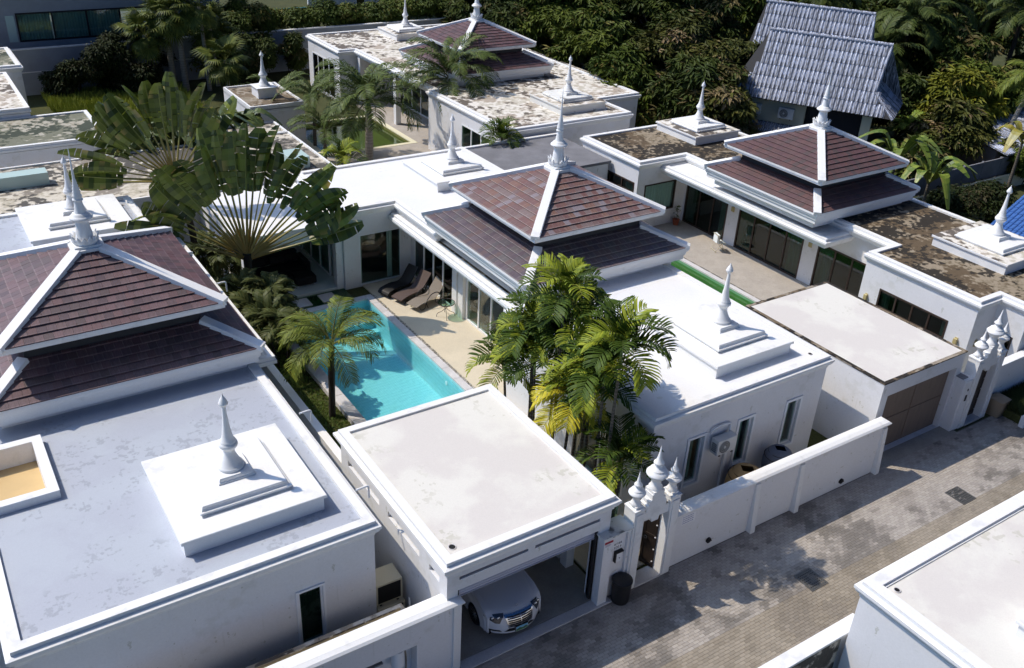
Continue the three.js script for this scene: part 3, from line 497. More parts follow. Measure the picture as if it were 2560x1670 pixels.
// ---------------------------------------------------------------- sofa and low table in the lounge
{
  const t = thing('corner_sofa', 'black corner sofa on the pale floor of the open lounge', 'sofa', [13.2, 0.16, -39.6]);
  const S = mat({ color: 0x121214, roughness: 0.9 });
  part('seat', [rb(-1.4, 1.3, 0.05, 0.42, -0.3, 0.7, 0.06, 2), rb(-1.4, -0.4, 0.05, 0.42, 0.7, 1.9, 0.06, 2)], S, t);
  part('backrest', [rb(-1.4, 1.3, 0.4, 0.95, -0.62, -0.28, 0.08, 2), rb(-1.72, -1.38, 0.4, 0.9, -0.62, 1.9, 0.08, 2)], S, t);
  part('armrest', rb(1.28, 1.58, 0.05, 0.66, -0.62, 0.7, 0.07, 2), S, t);
  for (const x of [-0.7, 0.2, 0.9]) { const c = rb(-0.36, 0.36, -0.2, 0.2, -0.08, 0.08, 0.07, 2); c.rotateX(-0.3); c.translate(x, 0.68, -0.2); part('cushion', c, S, t); }
  const o = thing('ottoman', 'black square ottoman nearest the pond in the lounge', 'ottoman', [14.1, 0.16, -38.2]); part('seat', rb(-0.5, 0.5, 0.06, 0.46, -0.45, 0.45, 0.07, 2), S, o); for (const [x, z] of [[-0.4, -0.35], [0.4, -0.35], [-0.4, 0.35], [0.4, 0.35]]) part('leg', bx(x - 0.03, x + 0.03, 0, 0.08, z - 0.03, z + 0.03), M.whiteMetal, o);
  const b = thing('daybed', 'white low bench behind the black sofa in the lounge', 'bench', [14.6, 0.16, -40.6]); part('seat', rb(-0.5, 0.5, 0.2, 0.4, -1, 1, 0.04), M.stone, b); part('plinth', bx(-0.4, 0.4, 0, 0.22, -0.9, 0.9), M.tray, b);
}
// ---------------------------------------------------------------- the near garage with the white car
const g2 = thing('garage', 'near white garage with half-raised shutter over a white car', 'garage', [11.4, 0, -18.3]);
{
  PW(g2, wall('z', -15.02, 8.74, 13.98, 0, 3.36, [[9.06, 13.6, 0, 2.68], [9.1, 11.2, 3.02, 3.12], [11.42, 13.6, 3.02, 3.12]], 0.28));
  PW(g2, wall('x', 8.74, -21.5, -15.3, 0, 3.36, [[-18.35, -16.5, 2.78, 2.98], [-15.95, -15.42, 2.78, 2.98], [-21, -18.9, 2.78, 2.98]]));
  PW(g2, wall('z', -21.3, 8.94, 13.98, 0, 3.36)); PW(g2, wall('x', 13.78, -21.3, -16.9, 0, 3.36));
  wpart('column', bx(13.72, 14.0, 0, 3.36, -16.75, -16.45), M.trim, g2);
  wpart('floor_slab', bx(8.94, 14.08, 0, 0.06, -21.3, -15.02), M.concrete, g2); wpart('kerb_strip', rb(9.1, 14.1, 0, 0.055, -15.01, -14.66, 0.012), M.stone, g2);
  flatRoof(g2, rect(8.72, 14.0, -21.5, -15.0), 3.78, M.roofCream, { drop: 0.07 });
  const vent = (a, b) => { const o = wpart('vent', bx(a, b, 3.02, 3.12, -15.2, -15.18), M.black, g2); for (let i = 0; i < 3; i++) wpart('louvre', bx(a, b, 3.025 + i * 0.032, 3.045 + i * 0.032, -15.14, -15.06), M.louvre, o); };
  vent(9.1, 11.2); vent(11.42, 13.6);
  const sh = wpart('shutter', bx(9.06, 13.6, 2.34, 2.36, -15.24, -15.1), M.shutter, g2);
  for (let i = 0; i < 4; i++) wpart('slat', rb(9.06, 13.6, 2.36 + i * 0.085, 2.44 + i * 0.085, -15.2, -15.12, 0.02), M.shutter, sh);
  for (const x of [13.54, 9.06]) wpart('guide_rail', bx(x, x + 0.06, 0.06, 2.68, -15.16, -15.06), M.dark, g2);
  drainHole(g2, 9.15, 3.71, -15.5, 0.1);
  wpart('glass_screen', bx(14.02, 14.64, 0.1, 3.05, -15.5, -15.485), M.glassGreen, g2);
}
// ---------------------------------------------------------------- street walls, piers, gates
function textPlane(w, h, draw, px = 256) {
  const c = document.createElement('canvas'); c.width = px; c.height = Math.round(px * h / w); const x = c.getContext('2d'); draw(x, c.width, c.height);
  const t = new THREE.CanvasTexture(c); t.colorSpace = THREE.SRGBColorSpace; t.magFilter = THREE.LinearFilter; return new THREE.MeshStandardMaterial({ map: t, roughness: 0.7 });
}
const coping = (x0, x1, z0, z1, y) => [sweep(rect(x0, x1, z0, z1), [[0.0, y - 0.02], [0.05, y], [0.06, y + 0.05], [0, y + 0.1], [-0.14, y + 0.13]]), slab(rect(x0 + 0.13, x1 - 0.13, z0 + 0.13, z1 - 0.13), y + 0.1, y + 0.13)];
{
  const t = thing('street_wall', 'white street wall left of the near garage with meter niche', 'wall', [3, 0, -15.1]);
  PW(t, wall('z', -14.9, -3, 9.06, 0, 2.36, [[5.3, 7.82, 0.2, 1.52]], 0.4));
  wpart('niche_back', bx(5.3, 7.82, 0.2, 1.52, -15.27, -15.25), M.plaster, t);
  wpart('coping', coping(-3, 9.1, -15.32, -14.86, 2.36), M.trim, t);
  wpart('end_pilaster', [bx(8.86, 9.08, 0, 2.36, -14.9, -14.84)], M.trim, t);
  const m = wpart('water_filter', [cyl(7.35, 0.95, 1.5, -15.06, 0.17), lathe([[0.001, -0.1], [0.1, -0.08], [0.16, -0.03], [0.17, 0]], 16, 7.35, 0.95, -15.06)], M.whiteMetal, t); wpart('pipe', tube([[7.55, 1.5, -15.1], [7.6, 1.1, -15.1], [7.6, 0.4, -15.1]], 0.025), M.stainGrey, m);
  wpart('meter_box', [rb(6.3, 6.8, 0.4, 0.9, -15.24, -15.0, 0.02), bx(5.4, 6.9, 1.3, 1.34, -15.24, -14.96)], M.louvre, t);
  const p = thing('planter_box', 'stained concrete planter ledge behind the left street wall', 'planter', [6, 0, -16]); wpart('planter_body', bx(2, 8.08, 0, 1.52, -16.28, -15.6), M.stainPale, p); wpart('rim', [bx(2, 8.1, 1.52, 1.6, -16.32, -16.2), bx(2, 8.1, 1.52, 1.6, -15.66, -15.56), bx(8.0, 8.1, 1.52, 1.6, -16.2, -15.66)], M.stainPale, p); wpart('soil', bx(2, 8.0, 1.5, 1.55, -16.2, -15.66), M.sand, p);
}
const finialPts = (s) => [[0.15, 0], [0.15, 0.05], [0.12, 0.08], [0.1, 0.16], [0.11, 0.22], [0.14, 0.27], [0.2, 0.33], [0.235, 0.37], [0.24, 0.4], [0.2, 0.45], [0.16, 0.48], [0.17, 0.5], [0.1, 0.54], [0.075, 0.6], [0.085, 0.62], [0.115, 0.64], [0.11, 0.67], [0.07, 0.71], [0.05, 0.78], [0.028, 0.9], [0.004, 1.08]].map(([r, h]) => [r * s, h * s]);
function gateway(xl, xr, z, label) {
  const t = thing('gateway', label, 'gate', [(xl + xr) / 2, 0, z]), c = (xl + xr) / 2;
  for (const [a, b] of [[xl - 0.37, xl], [xr, xr + 0.37]]) wpart('pillar', [bx(a, b, 0, 3.0, z - 0.46, z), bx(a + 0.07, b - 0.07, 0.15, 2.9, z, z + 0.03), rb(a - 0.02, b + 0.02, 3.0, 3.06, z - 0.48, z + 0.02, 0.01), bx(a + 0.07, b - 0.07, 3.06, 3.14, z - 0.4, z - 0.06)], M.trim, t);
  const s = new THREE.Shape([[xl, 2.5], [c - 0.16, 2.5], [c - 0.12, 2.36], [c + 0.12, 2.36], [c + 0.16, 2.5], [xr, 2.5], [xr, 2.8], [c + 0.36, 2.8], [c + 0.36, 3.0], [c + 0.3, 3.02], [c + 0.3, 3.16], [c + 0.22, 3.18], [c + 0.22, 3.36], [c - 0.22, 3.36], [c - 0.22, 3.18], [c - 0.3, 3.16], [c - 0.3, 3.02], [c - 0.36, 3.0], [c - 0.36, 2.8], [xl, 2.8]].map((p) => new THREE.Vector2(...p)));
  const g = new THREE.ExtrudeGeometry(s, { depth: 0.34, bevelEnabled: false }); g.translate(0, 0, z - 0.4);
  wpart('lintel', [flatGeo(g), bx(c - 0.2, c + 0.2, 3.36, 3.45, z - 0.42, z - 0.04)], M.trim, t);
  wpart('lintel_gutter', [bx(xl + 0.01, c - 0.37, 2.8, 2.812, z - 0.36, z - 0.1), bx(c + 0.37, xr - 0.01, 2.8, 2.812, z - 0.36, z - 0.1)], M.stainBrown, t);
  for (const [x, y, k] of [[xl - 0.185, 3.14, 1.05], [c, 3.45, 1.36], [xr + 0.185, 3.14, 1.05]]) wpart('finial', lathe(finialPts(k), 20, x, y, z - 0.23), M.trim, t);
  wpart('threshold', bx(xl, xr, 0, 0.1, z - 0.46, z + 0.02), M.stone, t);
  return t;
}
function leaf(t, hinge, z, w, turn, sgn) {
  const d = new THREE.Group(); d.name = 'door'; d.position.set(hinge - t.position.x, 0.1, z - t.position.z); d.rotation.y = turn; t.add(d);
  const g = bx(0, sgn * w, 0.02, 2.36, -0.045, 0), m = part('door_leaf', [g, bx(0, sgn * 0.07, 0.02, 2.36, 0, 0.02), bx(sgn * (w - 0.07), sgn * w, 0.02, 2.36, 0, 0.02), bx(sgn * 0.07, sgn * (w - 0.07), 2.24, 2.36, 0, 0.02), bx(sgn * 0.07, sgn * (w - 0.07), 0.02, 0.16, 0, 0.02), bx(sgn * 0.07, sgn * (w - 0.07), 1.15, 1.24, 0, 0.02)], M.door, d);
  part('door_ring', new THREE.TorusGeometry(0.05, 0.012, 6, 14).translate(sgn * (w - 0.12), 1.05, 0.035), M.iron, d);
  for (let i = 0; i < 5; i++) part('stud', lathe([[0.03, 0], [0.025, 0.015], [0.001, 0.03]], 8).rotateX(Math.PI / 2).translate(sgn * 0.035, 0.25 + i * 0.47, 0.02), M.stone, d);
}
const gate1 = gateway(15.03, 16.02, -14.78, 'white gateway with three finials and half-open dark wooden doors'); leaf(gate1, 15.05, -15.1, 0.48, 1.05, 1); leaf(gate1, 16.0, -15.1, 0.48, -1.25, -1);
const gate3 = gateway(31.85, 32.85, -15.05, 'far white gateway with three finials and shut dark door up the lane'); leaf(gate3, 31.87, -15.35, 0.48, 0, 1); leaf(gate3, 32.83, -15.35, 0.48, 0, -1);
{ // mailbox piers
  const p = thing('mailbox_pier', 'white pier with house number and letterbox beside the black bin', 'pier', [14.05, 0, -15]);
  wpart('pier_body', [bx(13.6, 14.66, 0, 2.5, -15.36, -14.92), bx(13.6, 13.94, 0, 2.5, -14.92, -14.74), bx(14.56, 14.66, 0, 2.5, -14.92, -14.84)], M.plaster, p); wpart('pier_top', rb(13.57, 14.66, 2.5, 2.56, -15.38, -14.72, 0.01), M.oldTrim, p);
  const L = wpart('letterbox', rb(14.2, 14.42, 1.36, 1.7, -14.92, -14.83, 0.02), M.whiteMetal, p); wpart('letter_slot', [bx(14.17, 14.45, 1.7, 1.745, -14.93, -14.81), bx(14.17, 14.2, 1.36, 1.7, -14.92, -14.82)], M.black, L); wpart('lock', cyl(0, 0, 0.012, 0, 0.018).rotateX(Math.PI / 2).translate(14.32, 1.5, -14.83), M.iron, L);
  const n = new THREE.PlaneGeometry(0.34, 0.27); n.translate(14.28, 1.93, -14.914); wpart('house_number', n, textPlane(0.34, 0.27, (x, w, h) => { x.fillStyle = '#e9e9ea'; x.fillRect(0, 0, w, h); x.fillStyle = '#2b2d34'; x.font = 'bold ' + h * 0.42 + 'px sans-serif'; x.textAlign = 'center'; x.fillText('4/188', w / 2, h * 0.42); x.fillText('SOI 4', w / 2, h * 0.9); }), p, true);
  const s = new THREE.PlaneGeometry(0.3, 0.2); s.translate(13.77, 2.33, -14.734); wpart('sticker', s, textPlane(0.3, 0.2, (x, w, h) => { x.fillStyle = '#e4e2e4'; x.fillRect(0, 0, w, h); x.fillStyle = '#9c2136'; x.fillRect(0, 0, w, h * 0.42); x.fillStyle = '#70707a'; for (let i = 0; i < 3; i++) x.fillRect(w * 0.08, h * (0.52 + i * 0.15), w * (0.6 + 0.1 * (i % 2)), h * 0.06); }), p, true);
  const q = thing('mailbox_pier', 'white pier with a grey hatch on top between brown garage door and far gateway', 'pier', [31.2, 0, -15.3]);
  wpart('pier_body', [bx(30.95, 31.48, 0, 2.3, -15.75, -15.08), bx(31.0, 31.43, 0.1, 2.25, -15.08, -15.05)], M.plaster, q); wpart('hatch', bx(30.98, 31.3, 2.3, 2.34, -15.7, -15.2), M.louvre, q); wpart('letter_slot', rb(31.22, 31.34, 1.35, 1.62, -15.06, -15.03, 0.02), M.dark, q); wpart('doorbell', rb(31.24, 31.3, 1.8, 1.9, -15.06, -15.03, 0.01), M.dark, q);
}
{ // long wall in front of the middle villa
  const t = thing('street_wall', 'long white street wall with pilasters before the middle villa', 'wall', [21.3, 0, -15.1]);
  PW(t, wall('z', -14.93, 16.39, 26.35, 0, 2.0, [], 0.36));
  wpart('coping', coping(16.39, 26.42, -15.29, -14.93, 2.0), M.trim, t);
  for (const x of [19.95, 22.0, 26.2]) { const s = new THREE.Shape([[0, 0], [0.2, 0], [0.06, 1.92], [0, 1.92]].map((p) => new THREE.Vector2(...p))); const g = new THREE.ExtrudeGeometry(s, { depth: 0.2, bevelEnabled: false }); g.rotateY(-Math.PI / 2); g.translate(x + 0.1, 0, -14.93); wpart('pilaster', flatGeo(g), M.trim, t); }
  wpart('side_wall', [bx(16.6, 16.78, 0, 2.05, -17.05, -15.29)], M.plaster, t);
  for (const [x, y] of [[18.1, 0.42], [24.4, 0.3]]) { const d = cyl(0, 0, 0.05, 0, 0.1); d.rotateX(Math.PI / 2); const b = cyl(0, 0, 0.06, 0, 0.07); b.rotateX(Math.PI / 2); const o = wpart('wall_light', [d.translate(x, y, -14.925)], M.black, t); wpart('lamp_bar', rb(x - 0.09, x + 0.09, y - 0.02, y + 0.02, -14.87, -14.84, 0.01), M.dark, o); }
  const s = new THREE.PlaneGeometry(0.55, 0.34); s.translate(17.05, 1.72, -14.926); wpart('wall_notice', s, textPlane(0.55, 0.34, (x, w, h) => { x.fillStyle = '#ececec'; x.fillRect(0, 0, w, h); x.fillStyle = '#7f86a8'; const f = mul(3); for (let i = 0; i < 4; i++) for (let k = 0.05; k < 0.85;) { const l = 0.03 + 0.08 * f(); x.fillRect(w * k, h * (0.1 + i * 0.23), w * l, h * 0.09); k += l + 0.03; } }), t, true);
}
{ const t = thing('rubbish_bin', 'black round bin standing against the white mailbox pier', 'bin', [14.36, 0, -14.62]); part('bin_body', lathe([[0.24, 0], [0.27, 0.1], [0.29, 0.76], [0.31, 0.78], [0.31, 0.82]], 24), M.bin, t); part('bin_lid', lathe([[0.001, 0.86], [0.18, 0.855], [0.29, 0.83], [0.3, 0.8]], 24), M.bin, t); }
{ const t = thing('rubbish_bin', 'beige square bin by the far gateway and planted bed', 'bin', [33.75, 0, -14.95]); const m = mat({ color: 0x9c8b74, roughness: 0.6 }); part('bin_body', (() => { const g = new THREE.CylinderGeometry(0.42, 0.34, 0.75, 4, 1); g.rotateY(Math.PI / 4); g.translate(0, 0.38, 0); return g.toNonIndexed(); })(), m, t); part('bin_lid', (() => { const g = new THREE.CylinderGeometry(0.16, 0.46, 0.14, 4, 1); g.rotateY(Math.PI / 4); g.translate(0, 0.83, 0); return g.toNonIndexed(); })(), m, t); }

// ---------------------------------------------------------------- things round the middle villa
function acUnit(label, pos, turn, { w = 0.86, h = 0.58, d = 0.32, m = M.acWhite, fan = true } = {}) {
  const t = thing('air_conditioner', label, 'air conditioner', pos, turn, null);
  part('casing', rb(-w / 2, w / 2, 0, h, -d / 2, d / 2, 0.02), m, t);
  if (fan) { const r = Math.min(h, w) * 0.4, a = -w * 0.14, g = new THREE.TorusGeometry(r, 0.018, 6, 24); g.translate(a, h / 2, d / 2 + 0.004); const c = cyl(0, 0, 0.012, 0, r); c.rotateX(Math.PI / 2); c.translate(a, h / 2, d / 2); const f = part('fan_grille', [c], M.fan, t); for (let k = 1; k < 5; k++) part('ring', new THREE.TorusGeometry(r * k / 4, 0.006, 4, 24).translate(a, h / 2, d / 2 + 0.016), m, f); const b = cyl(0, 0, 0.02, 0, r * 0.2); b.rotateX(Math.PI / 2); b.translate(a, h / 2, d / 2 + 0.01); part('hub', b, m, f); }
  else part('coil_grille', bx(-w / 2 + 0.06, w / 2 - 0.06, 0.06, h - 0.06, d / 2, d / 2 + 0.01), M.black, t);
  for (let i = 0; i < 5; i++) part('vent_slot', bx(-w / 2 - 0.006, -w / 2, h * 0.2 + i * 0.07, h * 0.2 + i * 0.07 + 0.035, -d * 0.35, d * 0.3), M.dark, t);
  for (const x of [-w * 0.32, w * 0.32]) part('foot', bx(x - 0.03, x + 0.03, -0.05, 0, -d / 2 - 0.1, d / 2), M.dark, t);
  return t;
}
acUnit('white air conditioner hung between windows of the middle villa front', [20.2, 1.92, -16.78], 0);
{ const t = thing('pipe_cover', 'white drain pipe loop above the hung air conditioner', 'pipe', [20.2, 2.7, -17]); wpart('pipe', tube([[19.75, 2.62, -17.0], [19.8, 2.78, -16.98], [20.5, 2.8, -16.98], [20.6, 2.74, -16.98], [20.6, 2.45, -16.98]], 0.035, 24), M.whiteMetal, t); wpart('downpipe', bx(20.55, 20.66, 0.05, 1.95, -17.04, -16.95), M.whiteMetal, t); }
acUnit('upper beige air conditioner stacked in the gap beside the left villa', [8.2, 0.82, -17.55], -0.02, { w: 0.8, h: 0.72, d: 0.66, m: M.acBeige, fan: false });
acUnit('lower beige air conditioner stacked in the gap beside the left villa', [8.24, 0.08, -17.5], -0.02, { w: 0.82, h: 0.62, d: 0.66, m: M.acBeige, fan: false });
{ const t = thing('lamp_stake', 'short white pipe standing against the near garage wall', 'pipe', [8.55, 0, -16.7]); part('pipe', tube([[0, 0, 0], [0.02, 0.6, 0], [0, 1.2, -0.05]], 0.025), M.whiteMetal, t); }
function tank(label, pos, r, h, color, seed) {
  const t = thing('covered_tank', label, 'tank', pos), f = mul(seed), g = new THREE.SphereGeometry(1, 28, 18), p = g.attributes.position;
  for (let i = 0; i < p.count; i++) { const x = p.getX(i), y = p.getY(i), z = p.getZ(i), a = Math.atan2(z, x), w = 1 + 0.04 * Math.sin(a * 5 + seed) * (1 - y * y) + 0.03 * Math.sin(a * 11) * clamp(-y); const k = Math.pow(1 - Math.min(1, y * y) * 0.8, 0.35) * 0.62 + 0.38 * Math.sqrt(1 - Math.min(1, y * y)); p.setXYZ(i, Math.cos(a) * r * k * w, h * (0.5 + 0.5 * (y > 0 ? Math.pow(y, 0.85) : -Math.pow(-y, 0.8))), Math.sin(a) * r * k * w); }
  g.computeVertexNormals(); part('cover', g, mat({ color, roughness: 0.9 }), t);
  for (const y of [0.78, 0.9]) part('cord', new THREE.TorusGeometry(r * (y > 0.8 ? 0.72 : 0.93), 0.012, 5, 30).rotateX(Math.PI / 2).translate(0, h * y, 0), M.barkDark, t);
}
tank('tan cloth-covered round tank behind the long street wall', [20.95, 0.05, -16.2], 0.66, 1.22, 0xb39467, 2); tank('blue-grey cloth-covered round tank behind the long street wall', [22.65, 0.05, -16.35], 0.54, 1.36, 0x5a6273, 4);

// loungers on the terrace
function lounger(label, pos, turn, m, legM, style) {
  const t = thing('sun_lounger', label, 'sun lounger', pos, turn, null), W = 0.33;
  const prof = style === 'wave' ? [[-1.0, 0.2], [-0.92, 0.3], [-0.6, 0.37], [-0.2, 0.38], [0.25, 0.32], [0.5, 0.42], [0.78, 0.72], [1.02, 0.98]] : [[-0.98, 0.26], [-0.6, 0.33], [-0.1, 0.35], [0.28, 0.34], [0.45, 0.45], [0.75, 0.75], [0.98, 1.0]];
  const c = new THREE.CatmullRomCurve3(prof.map(([x, y]) => new THREE.Vector3(x, y, 0))).getPoints(26), v = [], th = style === 'sling' ? 0.015 : 0.06;
  for (let i = 0; i < 26; i++) { const a = c[i], b = c[i + 1]; quad(v, [a.x, a.y, W], [b.x, b.y, W], [b.x, b.y, -W], [a.x, a.y, -W]); quad(v, [a.x, a.y - th, -W], [b.x, b.y - th, -W], [b.x, b.y - th, W], [a.x, a.y - th, W]); quad(v, [a.x, a.y - th, W], [b.x, b.y - th, W], [b.x, b.y, W], [a.x, a.y, W]); quad(v, [a.x, a.y, -W], [b.x, b.y, -W], [b.x, b.y - th, -W], [a.x, a.y - th, -W]); }
  const e = c[26], s = c[0]; quad(v, [e.x, e.y - th, W], [e.x, e.y - th, -W], [e.x, e.y, -W], [e.x, e.y, W]); quad(v, [s.x, s.y - th, -W], [s.x, s.y - th, W], [s.x, s.y, W], [s.x, s.y, -W]);
  part('seat', tri(v), m, t);
  if (style === 'sling') for (const z of [-W - 0.02, W + 0.02]) { part('arm', tube([[-0.25, 0.0, z], [-0.35, 0.3, z], [-0.1, 0.58, z], [0.25, 0.62, z], [0.5, 0.5, z]], 0.022, 20), legM, t); part('leg', tube([[-0.8, 0.28, z], [-0.75, 0.1, z], [-0.6, 0.02, z], [-0.45, 0.06, z], [-0.38, 0.3, z]], 0.02, 18), legM, t); part('leg', tube([[0.2, 0.34, z], [0.3, 0.05, z], [0.42, 0.02, z], [0.7, 0.5, z]], 0.02, 18), legM, t); }
  else for (const z of [-W + 0.03, W - 0.03]) { part('base_rail', style === 'wave' ? rb(-0.85, 0.75, 0, 0.28, z - 0.03, z + 0.03, 0.03) : tube([[-0.9, 0.24, z], [-0.5, 0.06, z], [0.2, 0.04, z], [0.6, 0.25, z], [0.8, 0.72, z]], 0.03, 20), legM, t); part('leg', bx(-0.75, -0.68, 0, 0.3, z - 0.025, z + 0.025), legM, t); part('leg', bx(0.42, 0.49, 0, 0.34, z - 0.025, z + 0.025), legM, t); }
}
const wick = (r, g, b) => mat({ map: tex(64, 0.12, (u, v) => { const k = 0.8 + 0.25 * Math.abs(Math.sin(u * 12.57)) * Math.abs(Math.sin(v * 12.57)); return [r * k, g * k, b * k]; }), roughness: 0.8 });
lounger('black woven lounger farthest from the glass table', [17.75, 0.07, -35.55], 0.3, M.black, M.black, 'wave');
lounger('brown woven lounger with a dark frame, in the middle of three', [18.0, 0.07, -34.7], 0.3, wick(0.36, 0.3, 0.28), M.black, 'slat');
lounger('grey sling lounger with bent tube arms nearest the glass table', [18.28, 0.07, -33.75], 0.3, wick(0.56, 0.52, 0.47), M.dark, 'sling');
{ const t = thing('glass_table', 'round glass table on thin curved black legs beside the loungers', 'table', [18.45, 0.07, -32.25]); part('table_rim', new THREE.TorusGeometry(0.4, 0.018, 8, 36).rotateX(Math.PI / 2).translate(0, 0.7, 0), M.brownMetal, t); part('glass_top', cyl(0, 0.697, 0.705, 0, 0.395, 0.395, 32), M.glassGreen, t); for (let i = 0; i < 4; i++) { const a = i * Math.PI / 2 + 0.4, C = Math.cos(a), S = Math.sin(a); part('leg', tube([[C * 0.36, 0.69, S * 0.36], [C * 0.1, 0.5, S * 0.1], [C * 0.04, 0.42, S * 0.04], [C * 0.16, 0.28, S * 0.16], [C * 0.38, 0.16, S * 0.38], [C * 0.42, 0, S * 0.42]], 0.013, 24, 5), M.brownMetal, t); } }

// ---------------------------------------------------------------- villa 3 with its brown-door garage
const g3 = thing('garage', 'flat-roofed white garage with closed brown door up the lane', 'garage', [28.8, 0, -18.8]);
{
  PW(g3, wall('z', -15.5, 26.42, 31.2, 0, 3.28, [[26.8, 30.85, 0, 2.72]], 0.3)); PW(g3, wall('x', 26.42, -22.15, -15.8, 0, 3.28)); PW(g3, wall('x', 31.0, -22.15, -15.8, 0, 3.28)); PW(g3, wall('z', -21.95, 26.62, 31.0, 0, 3.28));
  flatRoof(g3, rect(26.42, 31.2, -22.15, -15.5), 3.34, M.roofCream, { profile: (t, d) => [[-0.13, d - 0.01], [-0.12, t], [0.02, t], [0.02, t - 0.05]], drop: 0.015, trim: M.stainBrown });
  const gd = wpart('garage_door', bx(26.8, 30.85, 0.02, 2.72, -15.78, -15.74), M.garageDoor, g3);
  for (const [a, b] of [[26.84, 28.8], [28.84, 30.81]]) for (const [c, d] of [[0.06, 1.4], [1.44, 2.68]]) wpart('door_panel', rb(a, b, c, d, -15.75, -15.715, 0.012), M.garageDoor, gd);
  wpart('drive_slab', bx(26.4, 31.2, 0, 0.03, -15.5, -14.9), M.concrete, g3);
}
const yard3 = thing('courtyard_paving', 'speckled grey-brown terrace beside the green pool', 'paving', [34, 0, -30], 0, null, 'structure');
wpart('terrace', [bx(32.72, 36.1, 0, 0.07, -36.15, -22.2)], M.terrace, yard3); wpart('pebble_strip', bx(32.62, 32.72, 0, 0.06, -36, -22.3), M.stainGrey, yard3);
const pool3 = thing('swimming_pool', 'narrow strip of bright green pool behind the middle villa roof', 'pool', [31, 0, -28], 0, null, 'structure');
wpart('pool_basin', [bx(29.3, 32.35, -0.62, -0.55, -33.4, -22.5), bx(29.2, 29.3, -0.6, 0, -33.5, -22.4), bx(32.35, 32.45, -0.6, 0, -33.5, -22.4), bx(29.3, 32.35, -0.6, 0, -33.5, -33.4), bx(29.3, 32.35, -0.6, 0, -22.5, -22.4)], M.poolGreen, pool3); wpart('pool_water', bx(29.3, 32.35, -0.13, -0.126, -33.4, -22.5), M.waterGreen, pool3); wpart('coping', [bx(32.35, 32.62, 0, 0.075, -33.6, -22.3), bx(29.0, 29.3, 0, 0.075, -33.6, -22.3)], M.stone, pool3);
const v3 = thing('white_villa', 'right-hand white villa with brown window frames and stained dark flat roof', 'villa', [37.5, 0, -29]);
{
  const out = [[34.05, -17.0], [35.45, -17.0], [35.45, -15.7], [41.7, -15.7], [41.7, -41.2], [32.5, -41.2], [32.5, -36.15], [35.8, -36.15], [35.8, -22.4], [34.05, -22.4]];
  PW(v3, wall('x', 34.05, -22.4, -17.2, 0, 3.64, [[-21.44, -18.05, 1.78, 2.66]])); PW(v3, wall('z', -17.0, 34.05, 35.45, 0, 3.64)); PW(v3, wall('x', 35.45, -17.0, -15.9, 0, 3.64, [[-16.9, -16.02, 1.5, 2.5]])); PW(v3, wall('z', -15.7, 35.45, 41.7, 0, 3.64));
  PW(v3, wall('z', -22.2, 34.25, 36.1, 0, 3.64)); PW(v3, wall('x', 36.1, -36.15, -22.2, 0, 3.64, [[-36.0, -32.75, 0.08, 2.42], [-31.9, -27.45, 0.08, 2.42], [-26.55, -23.45, 0.08, 2.42]])); PW(v3, wall('z', -36.15, 32.5, 36.1, 0, 3.64, [[33.05, 35.35, 0.95, 2.64]])); PW(v3, wall('x', 32.5, -41.2, -36.35, 0, 3.64, [[-40.62, -36.4, 2.18, 2.8]])); PW(v3, wall('z', -41.0, 32.7, 41.7, 0, 3.64)); PW(v3, wall('x', 41.5, -41, -15.9, 0, 3.64));
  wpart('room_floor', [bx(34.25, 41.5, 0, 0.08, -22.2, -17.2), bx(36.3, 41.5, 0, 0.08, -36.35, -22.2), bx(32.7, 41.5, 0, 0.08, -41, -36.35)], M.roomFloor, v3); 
  const W = { frame: M.brownMetal, glass: M.glassTint, fw: 0.08 };
  window_(v3, 'x', 34.05, -21.44, -18.05, 1.78, 2.66, { ...W, n: 4, curtains: [[0.03, 0.12], [0.9, 0.98]] }); window_(v3, 'x', 35.45, -16.9, -16.02, 1.5, 2.5, { ...W, n: 2 });
  window_(v3, 'x', 36.1, -36.0, -32.75, 0.08, 2.42, { ...W, n: 3, name: 'glass_door', curtains: [[0.0, 0.22], [0.8, 1]] }); window_(v3, 'x', 36.1, -31.9, -27.45, 0.08, 2.42, { ...W, n: 4, name: 'glass_door', curtains: [[0, 0.22], [0.78, 1]] }); window_(v3, 'x', 36.1, -26.55, -23.45, 0.08, 2.42, { ...W, n: 3, name: 'glass_door', curtains: [[0, 0.25]] });
  window_(v3, 'z', -36.15, 33.05, 35.35, 0.95, 2.64, { ...W, glass: M.glass, curtains: [[0.01, 0.99]], curtainMat: M.curtain }); window_(v3, 'x', 32.5, -40.62, -36.4, 2.18, 2.8, { ...W, n: 4, curtains: [[0, 0.22], [0.78, 1]] });
  flatRoof(v3, out, 4.04, M.stainDark, { drop: 0.09 });
  flatRoof(v3, [[34.15, -36.16], [36.12, -36.16], [36.12, -24.8], [34.15, -24.8]], 3.66, M.trim, { profile: crownProfile, name: 'canopy', drop: 0.06 });
  for (const [a, y] of [[-27.0, 2.15], [-32.33, 2.1]]) sconce(v3, 'x', 36.1, a, y); sconce(v3, 'x', 34.05, -22.0, 2.0); sconce(v3, 'x', 34.05, -17.5, 2.0); sconce(v3, 'z', -17.0, 34.6, 2.0);
  plinth(v3, 39.2, -19.9, 1.83, 3.95, { topMat: M.stainPale }); plinth(v3, 39.2, -38.95, 1.75, 3.95, { topMat: M.stainPale });
  pavilion(v3, 37.5, -29.0, { mats: M.tilesBrown, single: [0, 3], seed: 303, rowsLow: 2, h0: 3.68, y0: 4.72, h1: 3.1, y1: 5.98, apex: 7.35, spireTop: 0.95 });
}
